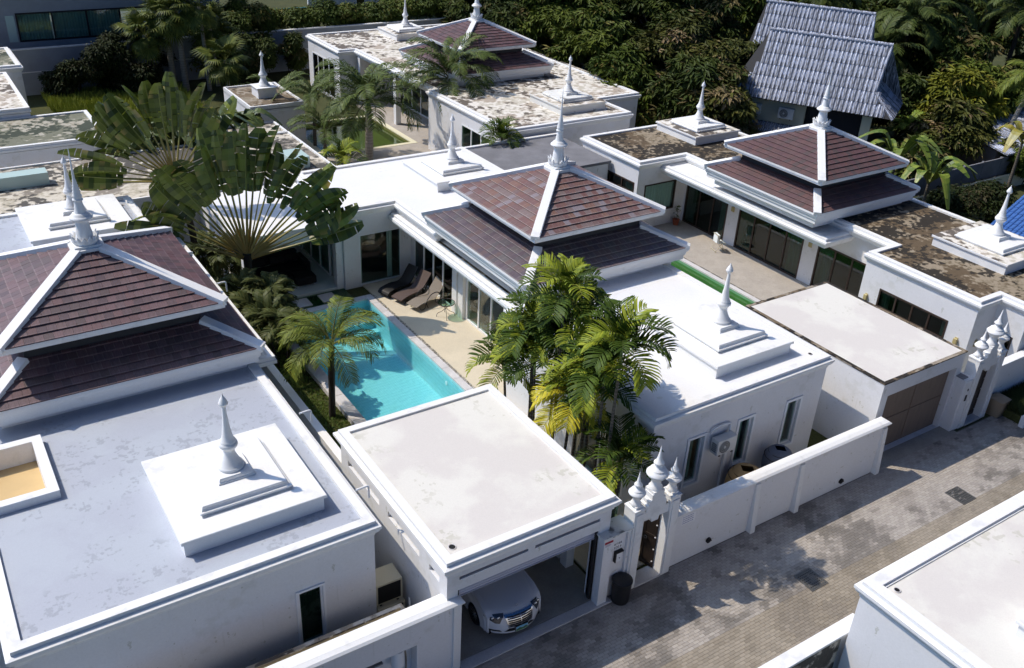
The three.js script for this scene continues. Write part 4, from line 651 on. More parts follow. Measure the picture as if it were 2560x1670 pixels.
{ const t = thing('plant_pot', 'small plant in a terracotta pot beside the curtained corner window', 'potted plant', [35.35, 0.07, -35.75]); part('pot', lathe([[0.001, 0], [0.15, 0], [0.2, 0.3], [0.22, 0.32], [0.2, 0.34], [0.17, 0.3], [0.001, 0.29]], 16), M.terracotta, t); const f = mul(9), v = [], c = []; for (let i = 0; i < 60; i++) { const a = f() * 6.28, r = f() * 0.2, y = 0.35 + f() * 0.75, d = 0.07; v.push(Math.cos(a) * r, y, Math.sin(a) * r, Math.cos(a + 0.4) * (r + d), y + 0.03, Math.sin(a + 0.4) * (r + d), Math.cos(a - 0.4) * (r + d), y + 0.06, Math.sin(a - 0.4) * (r + d)); for (let k = 0; k < 3; k++) c.push(0.08, 0.12, 0.03); } part('foliage', tri(v, c), M.broadLeaf, t); part('stem', tube([[0, 0.3, 0], [0.02, 0.6, 0.01], [-0.01, 1.0, 0]], 0.012), M.barkDark, t); }
{ const t = thing('folding_chair', 'folding metal chair with a white towel on the far terrace', 'chair', [35.0, 0.07, -31.95], -0.3); for (const z of [-0.26, 0.26]) { part('frame', tube([[0.3, 0, z], [0.0, 0.45, z], [-0.25, 0.95, z]], 0.014), M.acBeige, t); part('leg', tube([[-0.3, 0, z], [0, 0.45, z], [0.25, 0.5, z]], 0.014), M.acBeige, t); } part('crossbar', [bx(-0.27, -0.23, 0.93, 0.96, -0.26, 0.26), bx(0.28, 0.31, 0.05, 0.08, -0.26, 0.26), bx(-0.31, -0.28, 0.05, 0.08, -0.26, 0.26)], M.acBeige, t); part('towel', [bx(-0.26, -0.12, 0.5, 0.96, -0.22, 0.22), bx(-0.15, 0.22, 0.46, 0.5, -0.22, 0.22)], M.curtain, t); }
{ const t = thing('garden_bed', 'white-walled planted bed with dark grass beside the far gateway', 'garden bed', [35, 0, -14.6]); wpart('front_wall', bx(33.75, 39, 0, 0.5, -13.95, -13.75), M.plaster, t); wpart('back_wall', bx(33.3, 39, 0, 2.0, -15.55, -15.3), M.plaster, t); wpart('coping', rb(33.25, 39, 2.0, 2.1, -15.6, -15.25, 0.02), M.trim, t); wpart('soil', bx(33.9, 39, 0, 0.34, -15.3, -13.95), M.soil, t); }
blades('planted_grass', 'dark clipped grass filling the white-walled bed by the far gateway', 'grass', 34.0, 38.5, -15.25, -14.0, 2500, 0.4, 0.016, [[0.03, 0.055, 0.012], [0.055, 0.085, 0.02]], 84, 0.3);

// ---------------------------------------------------------------- villa across the lane, bottom right
const v5 = thing('white_villa', 'white villa corner across the lane with cream flat roof, bottom right', 'villa', [21.5, 0, -4]);
{
  const out = rect(17.06, 27, -9.1, 6); PW(v5, wall('x', 17.06, -9.1, 6, 0, 3.64)); PW(v5, wall('z', 6, 17.26, 27, 0, 3.64)); PW(v5, bx(17.26, 27, 0, 3.64, -9.1, -8.9)); PW(v5, bx(26.8, 27, 0, 3.64, -8.9, 5.8));
  flatRoof(v5, out, 4.04, M.roofCream, { drop: 0.1, profile: (t, d) => [[-0.36, d - 0.02], [-0.36, d + 0.03], [-0.3, d + 0.03], [-0.3, t], ...crownProfile(t, d).slice(2)] });
  plinth(v5, 20.55, -4.4, 1.86, 3.95); drainHole(v5, 17.62, 3.95, -8.55, 0.08);
  const w = thing('garden_wall', 'low white wall joining the bottom-right villa along the lane', 'wall', [14, 0, -9.4]); wpart('wall', bx(8, 17.9, 0, 2.04, -9.56, -9.26), M.plaster, w); wpart('inner_shade_face', bx(8, 17.05, 0, 1.98, -9.26, -9.235), M.stainGrey, w); wpart('coping', rb(8, 17.9, 2.04, 2.12, -9.6, -9.2, 0.015), M.trim, w);  // sheet on the inner side: its shade is put into the stained grey
}
// ---------------------------------------------------------------- villa 4, beyond the middle one
const yard4 = thing('courtyard_paving', 'pinkish grey paving round the murky green pool', 'paving', [25, 0, -52], 0, null, 'structure');
wpart('terrace', [bx(18.6, 32.4, 0, 0.06, -55.0, -43.6), bx(29.1, 32.4, 0, 0.06, -66, -55.0)], M.terrace, yard4);
const pool4 = thing('swimming_pool', 'murky green pool with pale coping behind two royal palms', 'pool', [25.6, 0, -58.6], 0, null, 'structure');
wpart('pool_basin', [bx(22.6, 28.75, -0.9, -0.8, -62, -55.35), bx(22.5, 22.6, -0.9, 0, -62.1, -55.25), bx(28.75, 28.85, -0.9, 0, -62.1, -55.25), bx(22.6, 28.75, -0.9, 0, -62.1, -62), bx(22.6, 28.75, -0.9, 0, -55.35, -55.25)], M.poolMurk, pool4); wpart('pool_water', bx(22.6, 28.75, -0.16, -0.156, -62, -55.35), M.waterGreen, pool4); wpart('coping', [bx(22.2, 29.1, 0, 0.08, -55.35, -55.0), bx(28.75, 29.1, 0, 0.08, -62.3, -55.35), bx(22.2, 22.6, 0, 0.08, -62.3, -55.35), bx(22.6, 28.75, 0, 0.08, -62.3, -62)], M.cream, pool4);
const v4 = thing('white_villa', 'farthest white villa with weather-stained roofs and purple-brown pavilion', 'villa', [35, 0, -57.4]);
{
  const out = [[29.15, -44.0], [38.3, -44.0], [38.3, -47.45], [41.8, -47.45], [41.8, -72], [28.3, -72], [28.3, -66], [29.6, -66], [29.6, -53.6], [29.15, -53.6]];
  PW(v4, wall('x', 29.15, -53.6, -44.2, 0, 3.64, [[-49.3, -44.6, 0.1, 2.95]])); PW(v4, wall('z', -44, 29.15, 38.3, 0, 3.64)); PW(v4, bx(38.1, 38.3, 0, 3.64, -47.45, -44.2)); PW(v4, wall('z', -47.45, 38.3, 41.8, 0, 3.64)); PW(v4, bx(41.6, 41.8, 0, 3.64, -72, -47.65)); PW(v4, wall('z', -53.4, 29.35, 32.4, 0, 3.64)); PW(v4, wall('x', 32.4, -66, -53.6, 0, 3.64, [[-65, -58, 0.08, 2.6], [-56.6, -54, 0.08, 2.6]])); PW(v4, wall('z', -66, 28.3, 32.6, 0, 3.64)); PW(v4, wall('x', 28.3, -72, -66.2, 0, 3.64, [[-71.2, -66.9, 0.1, 2.9]])); PW(v4, bx(28.5, 41.6, 0, 3.64, -72, -71.8));
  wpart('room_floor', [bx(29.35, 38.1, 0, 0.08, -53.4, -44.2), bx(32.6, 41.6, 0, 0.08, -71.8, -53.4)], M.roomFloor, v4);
  flatRoof(v4, out, 4.04, M.stainPale, { drop: 0.09, trim: M.trim });
  window_(v4, 'x', 29.15, -49.3, -44.6, 0.1, 2.95, { n: 4, fw: 0.08, glass: M.glassGreen }); window_(v4, 'x', 32.4, -65, -58, 0.08, 2.6, { n: 5, fw: 0.08, name: 'glass_door' }); window_(v4, 'x', 32.4, -56.6, -54, 0.08, 2.6, { n: 2, fw: 0.08, name: 'glass_door' }); window_(v4, 'x', 28.3, -71.2, -66.9, 0.1, 2.9, { n: 4, fw: 0.1, glass: M.glassDark });
  for (const z of [-54.0, -59.5, -65.4]) wpart('column', bx(29.62, 30.0, 0, 3.64, z - 0.19, z + 0.19), M.plaster, v4);
  plinth(v4, 35.65, -47.15, 1.78, 3.95, { topMat: M.stainPale, mat: M.oldTrim }); plinth(v4, 35.5, -69.2, 1.65, 3.95, { topMat: M.stainPale });
  pavilion(v4, 35.0, -57.45, { mats: M.tilesPurple, single: [], seed: 404, h0: 3.95, h1: 3.0, y1: 6.08, apex: 7.4, base: 3.95 });
  wpart('grimy_base', sweep(rect(31.55, 38.45, -60.9, -54.0), [[0.01, 3.9], [0.01, 4.3]]), M.oldTrim, v4);
  wpart('rear_parapet', bx(42.3, 42.5, 0, 3.9, -70, -49), M.stainGrey, v4);
}
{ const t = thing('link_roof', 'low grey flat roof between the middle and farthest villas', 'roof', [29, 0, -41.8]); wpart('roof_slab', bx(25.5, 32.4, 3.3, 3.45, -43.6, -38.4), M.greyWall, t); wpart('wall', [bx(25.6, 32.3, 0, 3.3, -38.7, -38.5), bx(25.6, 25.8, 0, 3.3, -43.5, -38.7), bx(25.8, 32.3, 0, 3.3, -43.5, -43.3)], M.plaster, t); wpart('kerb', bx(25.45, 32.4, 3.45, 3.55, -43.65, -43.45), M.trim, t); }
// ---------------------------------------------------------------- villa at the far left, and the pump house
const v6 = thing('stained_villa', 'far left villa of stepped flat roofs blotched grey and green', 'villa', [4, 0, -56]);
{
  const bld = (x0, x1, z0, z1, top, m, prof = bare) => { PW(v6, [bx(x0, x0 + 0.2, 0, top - 0.3, z0, z1), bx(x1 - 0.2, x1, 0, top - 0.3, z0, z1), bx(x0 + 0.2, x1 - 0.2, 0, top - 0.3, z1 - 0.2, z1), bx(x0 + 0.2, x1 - 0.2, 0, top - 0.3, z0, z0 + 0.2)]); flatRoof(v6, rect(x0, x1, z0, z1), top, m, { profile: prof, drop: 0.08 }); };
  bld(-8, 8.9, -57.3, -52.0, 4.02, M.stainGreen, slimProfile); bld(-8, 6.0, -65.9, -57.3, 4.5, M.stainPale, slimProfile); bld(-8, 7.0, -72.4, -67.0, 4.6, M.stainGreen, crownProfile); bld(-8, 18.25, -50.2, -43.3, 3.6, M.stainGrey); bld(14.4, 18.2, -52.4, -50.2, 3.62, M.stainGrey);
  wpart('skylight', [bx(1.4, 5.15, 3.5, 4.12, -47.9, -47.1)], M.skylight, v6); wpart('skylight', [bx(16.05, 17.1, 3.5, 4.1, -45.7, -44.2)], M.skylight, v6);
}
{
  const t = thing('pump_house', 'small stained flat-roofed hut topped by a fat white spire', 'hut', [20.3, 0, -60]);
  wpart('wall', [bx(18.5, 18.7, 0, 2.8, -62.8, -57.5), bx(21.9, 22.1, 0, 2.8, -62.8, -57.5), bx(18.7, 21.9, 0, 2.8, -57.7, -57.5), bx(18.7, 21.9, 0, 2.8, -62.8, -62.6)], M.plaster, t);
  flatRoof(t, rect(18.5, 22.1, -62.8, -57.5), 3.05, M.stainBrown, { profile: bare, drop: 0.1 });
  wpart('spire_plinth', [bx(19.75, 21.0, 2.9, 3.55, -60.7, -59.45), rb(19.68, 21.07, 3.55, 3.63, -60.77, -59.38, 0.02)], M.trim, t); wpart('spire', lathe(spirePts(1).map(([r, h]) => [r * 1.15, h * 1.0]), 22, 20.38, 3.63, -60.08), M.trim, t);
}
{ // back wall and the building behind it
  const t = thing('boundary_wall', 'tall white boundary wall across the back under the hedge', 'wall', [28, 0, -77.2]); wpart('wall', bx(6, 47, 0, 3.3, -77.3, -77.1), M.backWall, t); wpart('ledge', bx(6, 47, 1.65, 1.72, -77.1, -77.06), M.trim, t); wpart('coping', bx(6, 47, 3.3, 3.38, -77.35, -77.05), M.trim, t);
  const b = thing('white_house', 'white house with long curtained glass front behind the shaded wall', 'house', [8, 0, -83]); wpart('wall', wall('z', -80, -8, 24, 0, 8.2, [[8.7, 18.6, 3.25, 5.35]], 0.25), M.backWall, b); PW(b, bx(-8, 25.5, 8.2, 8.4, -90, -78.2), bx(23.75, 24, 0, 8, -90, -80.25)); wpart('room_floor', bx(-8, 23.7, 3.0, 3.2, -90, -80.25), M.roomFloor, b);  // unseen roof slab, overhang added to shade the wall and grass
  window_(b, 'z', -80, 8.7, 18.6, 3.25, 5.35, { n: 4, fw: 0.12, frame: M.black, glass: M.glass, curtains: [[0.01, 0.24], [0.26, 0.75]], curtainMat: M.curtainGreen });
  wpart('blind_panel', bx(8.0, 8.6, 3.3, 5.2, -79.99, -79.95), M.skylight, b); wpart('sconce_box', rb(6.6, 7.1, 3.5, 4.2, -80, -79.85, 0.03), M.sconce, b);
  const h = thing('white_house', 'distant white house with a turquoise pool edge over the hedge', 'house', [40, 0, -97]); PW(h, wall('z', -96, 38, 52, 0, 6, [[43.4, 44.4, 0.4, 2.6], [46, 47, 0.4, 2.6]])); PW(h, bx(38, 52, 5.8, 6, -104, -96.2)); window_(h, 'z', -96, 43.4, 44.4, 0.4, 2.6, { glass: M.glassDark }); window_(h, 'z', -96, 46, 47, 0.4, 2.6, { glass: M.glassDark }); wpart('turquoise_panel', bx(30.5, 37.6, 0.9, 2.2, -92.1, -92), mat({ color: 0x2f8f94, roughness: 0.3 }), h);
  const s = thing('garden_shrine', 'white garden spire rising over the hedge behind the farthest villa', 'shrine', [47.5, 0, -80]); part('spire', lathe([[0.9, 0], [0.9, 1.6], [0.7, 1.7], [0.55, 2.4], [0.4, 3.0], [0.2, 3.8], [0.12, 4.6], [0.02, 5.6]], 20), M.trim, s); part('shrine_base', bx(-1.1, 1.1, 0, 0.8, -1.1, 1.1), M.trim, s);
}
// ---------------------------------------------------------------- steep grey-roofed house at the upper right
M.corr = [0, 1, 2].map((i) => { const A = fbm(24, 4, 820 + i), B = fbm(6, 4, 840 + i); return mat({ map: tex(256, 2.2, (u, v) => { const k = 0.53 + 1.35 * (A(u * 3, v * 0.25) - 0.5) + 0.2 * (B(u, v) - 0.5) + 0.03 * i; return [k * 0.97, k, k * 1.08]; }), roughness: 0.6 }); });
M.blueTile = mat({ map: tex(128, 1, (u, v) => { const k = 0.9 + 0.2 * n2(u, v); return [0.27 * k, 0.42 * k, 0.66 * k]; }), roughness: 0.25 });
// rib tile: a half-round roll with a flat pan, length L down the slope
function ribTile(w, L) { const v = [], k = 5, r = w * 0.3; const prof = [[-w / 2, 0]]; for (let i = 0; i <= k; i++) { const a = Math.PI * (1 - i / k); prof.push([Math.cos(a) * r, 0.005 + Math.sin(a) * r * 0.75]); } prof.push([w / 2, 0]); for (let i = 0; i < prof.length - 1; i++) { const [a, b] = prof[i], [c, d] = prof[i + 1]; quad(v, [a, 0, b + 0.03], [c, 0, d + 0.03], [c, L, d], [a, L, b]); quad(v, [a, 0, b + 0.03], [a, 0, 0], [c, 0, 0], [c, 0, d + 0.03]); } return planar(tri(v)); }
// sloped face covered with rib tiles; O = eave corner, U along the eave, S up the slope; inside(u, s) keeps a tile
function ribFace(root, O, U, S, lenU, lenS, w, L, mats, inside, seed, stuff) {
  const f = mul(seed), T = new THREE.Vector3(...U).normalize(), Q = new THREE.Vector3(...S).normalize(), H = new THREE.Vector3().crossVectors(T, Q).normalize(); const g = ribTile(w, L + 0.06), m4 = new THREE.Matrix4(), all = mats.map(() => []);
  for (let s = 0; s < lenS - 0.02; s += L) for (let u = w / 2; u < lenU; u += w) {
    if (!inside(u, s + L / 2)) continue; const mi = Math.floor(f() * mats.length);
    m4.makeBasis(T, Q, H).setPosition(new THREE.Vector3(...O).addScaledVector(T, u).addScaledVector(Q, s).addScaledVector(H, 0.01));
    if (stuff) { const c = g.clone(); c.applyMatrix4(m4); all[mi].push(c); } else { const m = shadowed(new THREE.Mesh(g, mats[mi])); m.name = 'tile'; m4.decompose(m.position, m.quaternion, m.scale); root.add(m); }
  }
  if (stuff) all.forEach((l, i) => { if (l.length) part('roof_tiles', l, mats[i], root, true).userData.kind = 'stuff'; });
}
function plate(pts, th, m, name, parent) { const v = []; const n = new THREE.Vector3().crossVectors(new THREE.Vector3(...pts[1]).sub(new THREE.Vector3(...pts[0])), new THREE.Vector3(...pts[2]).sub(new THREE.Vector3(...pts[0]))).normalize().multiplyScalar(-th), lo = pts.map((p) => [p[0] + n.x, p[1] + n.y, p[2] + n.z]); for (let i = 1; i < pts.length - 1; i++) { v.push(...pts[0], ...pts[i], ...pts[i + 1], ...lo[0], ...lo[i + 1], ...lo[i]); } for (let i = 0; i < pts.length; i++) { const j = (i + 1) % pts.length; quad(v, pts[i], lo[i], lo[j], pts[j]); } return part(name, tri(v), m, parent); }
{
  // local frame: x along the ridge (towards the lane), z out of the front slope
  const t = thing('steep_roofed_house', 'house with steep weathered grey corrugated roof among the dark trees', 'house', [52.4, 0, -42.3], -Math.PI / 3 + 0.0, null);
  t.rotation.y = Math.atan2(-0.867, 0.498);
  const Lr = 3.9, Lm = 4.6, D = 2.55, y0 = 3.95, ym = 5.3, y1 = 8.0, eL = -4.9, eR = 6.1, mL = -3.4, rL = -3.1, rR = 4.8, front = [[eL, y0, D], [eR, y0, D], [Lm, ym, D * 0.66], [rR, y1, 0], [rL, y1, 0], [mL, ym, D * 0.66]];
  const fr = new THREE.Group();
  const f = plate(front.map(([x, y, z]) => [x, y, z]), 0.06, M.dark, 'front_roof', t);
  const sl = Math.hypot(y1 - y0, D), lim = (s) => { const k = s / sl; return k < 0.335 ? [lerp(eL, mL, k / 0.335), lerp(eR, Lm, k / 0.335)] : [lerp(mL, rL, (k - 0.335) / 0.665), lerp(Lm, rR, (k - 0.335) / 0.665)]; };
  ribFace(f, [eL, y0, D], [1, 0, 0], [0, y1 - y0, -D], eR - eL, sl, 0.29, sl / 6, M.corr, (u, s) => { const [a, b] = lim(s); return u + eL > a + 0.05 && u + eL < b - 0.05; }, 5);
  part('ridge_cap', [tube([[rL - 0.05, y1 + 0.05, 0], [rR + 0.05, y1 + 0.05, 0]], 0.13, 2, 8)], M.corr[1], f);
  part('verge_board', [limb([[Lm, ym, D * 0.66], [rR, y1, 0.02]], [0.1, 0.1], 6, 2), limb([[eR, y0, D], [Lm, ym, D * 0.66]], [0.1, 0.1], 6, 2)], M.corr[2], f);
  const sd = plate([[eR, y0, D], [eR, y0, -D], [Lm, ym, -D * 0.66], [Lm, ym, D * 0.66]], 0.05, M.corr[0], 'hip_roof', t); ribFace(sd, [eR, y0, D], [0, 0, -1], [Lm - eR, ym - y0, 0], 2 * D, Math.hypot(eR - Lm, ym - y0), 0.29, 0.6, M.corr, (u, s) => u > 0.2 + s * 0.45 && u < 2 * D - 0.2 - s * 0.45, 6);
  plate([[eR, y0, -D], [eL, y0, -D], [rL, y1, 0], [rR, y1, 0]], 0.05, M.corr[0], 'rear_roof', t);
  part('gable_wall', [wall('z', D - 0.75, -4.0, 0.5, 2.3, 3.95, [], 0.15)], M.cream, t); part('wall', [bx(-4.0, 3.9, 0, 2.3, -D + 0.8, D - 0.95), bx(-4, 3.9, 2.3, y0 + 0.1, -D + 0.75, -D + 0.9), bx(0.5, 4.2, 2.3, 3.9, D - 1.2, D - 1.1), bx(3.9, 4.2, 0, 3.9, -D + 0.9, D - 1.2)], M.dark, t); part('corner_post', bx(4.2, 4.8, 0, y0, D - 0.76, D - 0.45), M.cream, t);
  const lo = plate([[-4.6, 1.3, D + 1.0], [1.4, 1.3, D + 1.0], [1.4, 2.25, D - 0.7], [-4.2, 2.25, D - 0.7]], 0.05, M.corr[0], 'lean_to_roof', t); ribFace(lo, [-4.6, 1.3, D + 1.0], [1, 0, 0], [0, 0.95, -1.7], 6, 1.9, 0.29, 0.95, M.corr.slice(0, 1), (u, s) => u > s * 0.2, 7);
  // second, farther roof of the same kind
  const t2 = thing('steep_roofed_house', 'second steep grey corrugated roof just behind the first', 'house', [56.6, 0, -46.2]); t2.rotation.y = t.rotation.y;
  const f2 = plate([[-4.4, 4.4, D], [4.5, 4.4, D], [4.0, 8.9, 0], [-3.6, 8.9, 0]], 0.06, M.dark, 'front_roof', t2), s2 = Math.hypot(4.5, D); ribFace(f2, [-4.4, 4.4, D], [1, 0, 0], [0, 4.5, -D], 8.9, s2, 0.29, s2 / 6, M.corr, (u, s) => u > 0.15 + 0.8 * s / s2 && u < 8.9 - 0.5 * s / s2, 8, true);
  part('ridge_cap', tube([[-3.65, 8.95, 0], [4.05, 8.95, 0]], 0.13, 2, 8), M.corr[1], f2); plate([[4.5, 4.4, -D], [-4.4, 4.4, -D], [-3.6, 8.9, 0], [4.0, 8.9, 0]], 0.05, M.corr[0], 'rear_roof', t2); part('wall', [bx(-3.7, 3.8, 0, 5, -1.6, 1.6)], M.cream, t2); part('verge_board', limb([[4.5, 4.4, D], [4.0, 8.9, 0.02]], [0.1, 0.1], 6, 2), M.corr[2], f2);
  const L2W = (x, y, z) => { const v = new THREE.Vector3(x, y, z).applyEuler(t.rotation).add(t.position); return [v.x, v.y, v.z]; };
  acUnit('left of two air conditioners under the grey corrugated eave', L2W(-2.9, 2.75, D - 0.55), t.rotation.y, { w: 0.95, h: 0.7 }); acUnit('right of two air conditioners under the grey corrugated eave', L2W(-0.7, 2.75, D - 0.55), t.rotation.y, { w: 1.05, h: 0.72 });
}
{ // walls and roofs at the right edge
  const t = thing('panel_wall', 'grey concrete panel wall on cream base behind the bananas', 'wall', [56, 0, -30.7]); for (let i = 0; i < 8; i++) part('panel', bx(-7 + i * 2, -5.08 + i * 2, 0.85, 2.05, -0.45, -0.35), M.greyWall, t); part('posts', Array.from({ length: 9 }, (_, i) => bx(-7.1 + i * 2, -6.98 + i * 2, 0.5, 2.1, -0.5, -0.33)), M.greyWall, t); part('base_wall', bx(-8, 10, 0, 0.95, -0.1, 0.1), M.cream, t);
  const b = thing('blue_roofed_house', 'house with glossy blue tiled roof at the right edge', 'house', [48.9, -0.5, -21.2]); part('wall', bx(-2.6, 6, 0, 2.9, -2, 3), M.cream, b);
  const bf = plate([[-3.4, 2.8, 3.2], [-3.4, 2.8, -2.6], [0.6, 4.8, -2.6], [0.6, 4.8, 3.2]].reverse(), 0.05, M.blueTile, 'roof_slope', b); ribFace(bf, [-3.4, 2.8, -2.6], [0, 0, 1], [4, 2, 0], 5.8, 4.47, 0.24, 0.37, [M.blueTile], () => true, 9, true); plate([[0.6, 4.8, 3.2], [0.6, 4.8, -2.6], [6, 2.6, -2.6], [6, 2.6, 3.2]].reverse(), 0.05, M.blueTile, 'roof_slope', b); part('ridge_cap', tube([[0.6, 4.86, 3.3], [0.6, 4.86, -2.7]], 0.12, 2, 8), M.blueTile, b);
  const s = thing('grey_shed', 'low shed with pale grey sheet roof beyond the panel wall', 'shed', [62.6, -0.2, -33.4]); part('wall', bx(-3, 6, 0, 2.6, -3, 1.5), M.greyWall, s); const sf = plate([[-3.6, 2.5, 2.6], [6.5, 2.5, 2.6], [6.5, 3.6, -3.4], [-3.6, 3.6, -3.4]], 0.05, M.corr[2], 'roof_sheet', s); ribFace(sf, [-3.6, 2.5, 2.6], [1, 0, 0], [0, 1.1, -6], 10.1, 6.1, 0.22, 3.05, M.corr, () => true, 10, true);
}
// ---------------------------------------------------------------- the white car
{
  const t = thing('white_car', 'white saloon car parked nose-out in the near garage', 'car', [11.17, 0.06, -17.45], -0.04);
  const paint = new THREE.MeshPhysicalMaterial({ color: 0xdfe0e2, roughness: 0.35, clearcoat: 1, clearcoatRoughness: 0.05 });
  // centre-line profile z,y of bonnet and nose, from the windscreen foot to the lip
  const prof = [[0.72, 1.05], [1.2, 1.0], [1.6, 0.955], [1.95, 0.9], [2.2, 0.84], [2.38, 0.765], [2.455, 0.7], [2.5, 0.6], [2.525, 0.5], [2.53, 0.4], [2.53, 0.3], [2.5, 0.2]];
  const pc = new THREE.CatmullRomCurve3(prof.map(([z, y]) => new THREE.Vector3(0, y, z)), false, 'catmullrom', 0.5);
  const S = (x, s, out = 0) => { const p = pc.getPoint(clamp(s)), q = pc.getPoint(clamp(s + 0.01)), ax = Math.abs(x) / 0.94, nose = sm(0.2, 0.5, s), n = new THREE.Vector3(0, q.z - p.z, -(q.y - p.y)).normalize(); const dip = Math.max(0, ax - 0.6); return [x * lerp(0.97, 1, 0), p.y - (1 - nose) * 0.42 * dip * dip * 1.4 - nose * (1 - sm(0.5, 0.7, s)) * 0.18 * dip + n.y * out, p.z - nose * 0.42 * Math.pow(ax, 2.6) - sm(0.45, 0.6, s) * 0.05 * ax + n.z * out]; };
  const patch = (x0, x1, s0, s1, nx, ns, out, edge) => { const v = []; for (let i = 0; i < ns; i++) for (let j = 0; j < nx; j++) { const q = (a, b) => { const sv = lerp(s0, s1, b / ns), [l, r] = edge ? edge(b / ns, x0, x1) : [x0, x1]; return S(lerp(l, r, a / nx), sv, out); }; quad(v, q(j, i), q(j, i + 1), q(j + 1, i + 1), q(j + 1, i)); } const g = tri(v); return g; };
  const smooth = (g) => { g.deleteAttribute('normal'); g.deleteAttribute('uv'); const p = g.attributes.position, map = new Map(), acc = []; g.computeVertexNormals(); const n = g.attributes.normal; for (let i = 0; i < p.count; i++) { const k = [p.getX(i), p.getY(i), p.getZ(i)].map((q) => Math.round(q * 2000)).join(); if (!map.has(k)) { map.set(k, acc.length); acc.push(new THREE.Vector3()); } acc[map.get(k)].add(new THREE.Vector3(n.getX(i), n.getY(i), n.getZ(i))); } for (let i = 0; i < p.count; i++) { const k = [p.getX(i), p.getY(i), p.getZ(i)].map((q) => Math.round(q * 2000)).join(), a = acc[map.get(k)].clone().normalize(); n.setXYZ(i, a.x, a.y, a.z); } return g; };
  part('bonnet', smooth(patch(-0.76, 0.76, 0.0, 0.44, 24, 18, 0.0, (k) => [-0.8 + 0.12 * k, 0.8 - 0.12 * k])), paint, t);
  part('front_bumper', smooth(patch(-0.94, 0.94, 0.44, 1, 40, 18, 0)), paint, t);
  // wings and sides: outline in z,y with wheel arches cut out, bent to the plan
  for (const sg of [-1, 1]) {
    const sh = new THREE.Shape(), arch = (cz) => { for (let i = 0; i <= 14; i++) { const a = Math.PI * i / 14; sh.lineTo(cz + Math.cos(a) * 0.39, 0.34 + Math.sin(a) * 0.4); } };
    sh.moveTo(2.16, 0.22); for (const [z, y] of [[2.12, 0.7], [2.0, 0.8], [1.7, 0.9], [1.2, 0.955], [0.6, 0.98], [-0.5, 1.0], [-1.6, 1.02], [-2.3, 0.98], [-2.5, 0.8], [-2.52, 0.3], [-2.4, 0.22]]) sh.lineTo(z, y);
    sh.lineTo(-1.2, 0.22); sh.lineTo(-1.85 + 0.39 + 0.3, 0.22); { const cz = -1.62; sh.lineTo(cz - 0.39, 0.22); }
    const s2 = new THREE.Shape([[2.16, 0.22], [2.12, 0.7], [2.0, 0.8], [1.7, 0.9], [1.2, 0.955], [0.6, 0.98], [-0.5, 1.0], [-1.6, 1.02], [-2.3, 0.98], [-2.5, 0.8], [-2.52, 0.3], [-2.4, 0.22]].map((p) => new THREE.Vector2(...p)));
    const P = [[2.16, 0.22], [2.12, 0.7], [2.0, 0.8], [1.7, 0.9], [1.2, 0.955], [0.6, 0.98], [-0.5, 1.0], [-1.6, 1.02], [-2.3, 0.98], [-2.5, 0.8], [-2.52, 0.3], [-2.4, 0.22]]; for (const cz of [-1.62, 1.5]) for (let i = 0; i <= 14; i++) { const a = Math.PI * (1 - i / 14); P.push([cz + Math.cos(a) * 0.38, 0.24 + Math.sin(a) * 0.49]); }
    const g = new THREE.ExtrudeGeometry(new THREE.Shape(P.map((p) => new THREE.Vector2(...p))), { depth: 0.05, bevelEnabled: true, bevelSize: 0.02, bevelThickness: 0.02, bevelSegments: 2 });
    g.rotateY(-Math.PI / 2); const p = g.attributes.position; for (let i = 0; i < p.count; i++) { const z = p.getZ(i), y = p.getY(i), w = 0.935 - 0.1 * sm(0.75, 1.0, y) - 0.09 * sm(1.75, 2.2, z) - 0.07 * sm(-1.9, -2.5, z); p.setX(i, sg * (w + p.getX(i) * sg * 1 - (sg > 0 ? -0.0 : 0.05) - 0.0)); } g.computeVertexNormals(); part('side_panel', flatGeo(g), paint, t);
    part('wing', smooth((() => { const v = []; const e = [[0.6, 0.98], [1.2, 0.955], [1.7, 0.9], [2.0, 0.8], [2.12, 0.7]]; const A = (k) => { const s = k / 10 * 0.44, b = S(sg * (0.8 - 0.12 * k / 10), s); return b; }, B = (k) => { const q = new THREE.CatmullRomCurve3(e.map(([z, y]) => new THREE.Vector3(sg * (0.935 - 0.1 * sm(0.75, 1.0, y) - 0.09 * sm(1.75, 2.2, z)), y + 0.01, z))).getPoint(k / 10); return [q.x, q.y, q.z]; }; for (let k = 0; k < 10; k++) { const M1 = (q) => { const a = A(q), b = B(q); return [lerp(a[0], b[0], 0.55), lerp(a[1], b[1], 0.4) + 0.012, lerp(a[2], b[2], 0.5)]; }; quad(v, A(k), A(k + 1), M1(k + 1), M1(k)); quad(v, M1(k), M1(k + 1), B(k + 1), B(k)); } return tri(v); })()), paint, t);
    const lens = new THREE.MeshPhysicalMaterial({ color: 0x3a3d44, roughness: 0.08, clearcoat: 1 });
    const hl = part('headlight', patch(sg * 0.45, sg * 0.935, 0.4, 0.66, 12, 8, 0.014, (k, a, b) => [lerp(a, a + sg * 0.16, k), lerp(b, b - sg * 0.22, k * k)]), lens, t); for (const [x, s] of [[0.62, 0.5], [0.75, 0.5]]) { const c = S(sg * x, s, 0.012); part('lamp', new THREE.SphereGeometry(0.055, 12, 8).scale(1, 0.9, 0.5).translate(...c), M.chrome, hl); }
    part('air_intake', patch(sg * 0.55, sg * 0.86, 0.86, 0.91, 8, 3, 0.008, (k, a, b) => [a + sg * 0.06 * (1 - k), b]), M.black, t);
    part('lower_intake', patch(sg * 0.2, sg * 0.5, 0.815, 0.91, 6, 3, 0.008, (k, a, b) => [a, lerp(b - sg * 0.14, b, k)]), M.black, t);
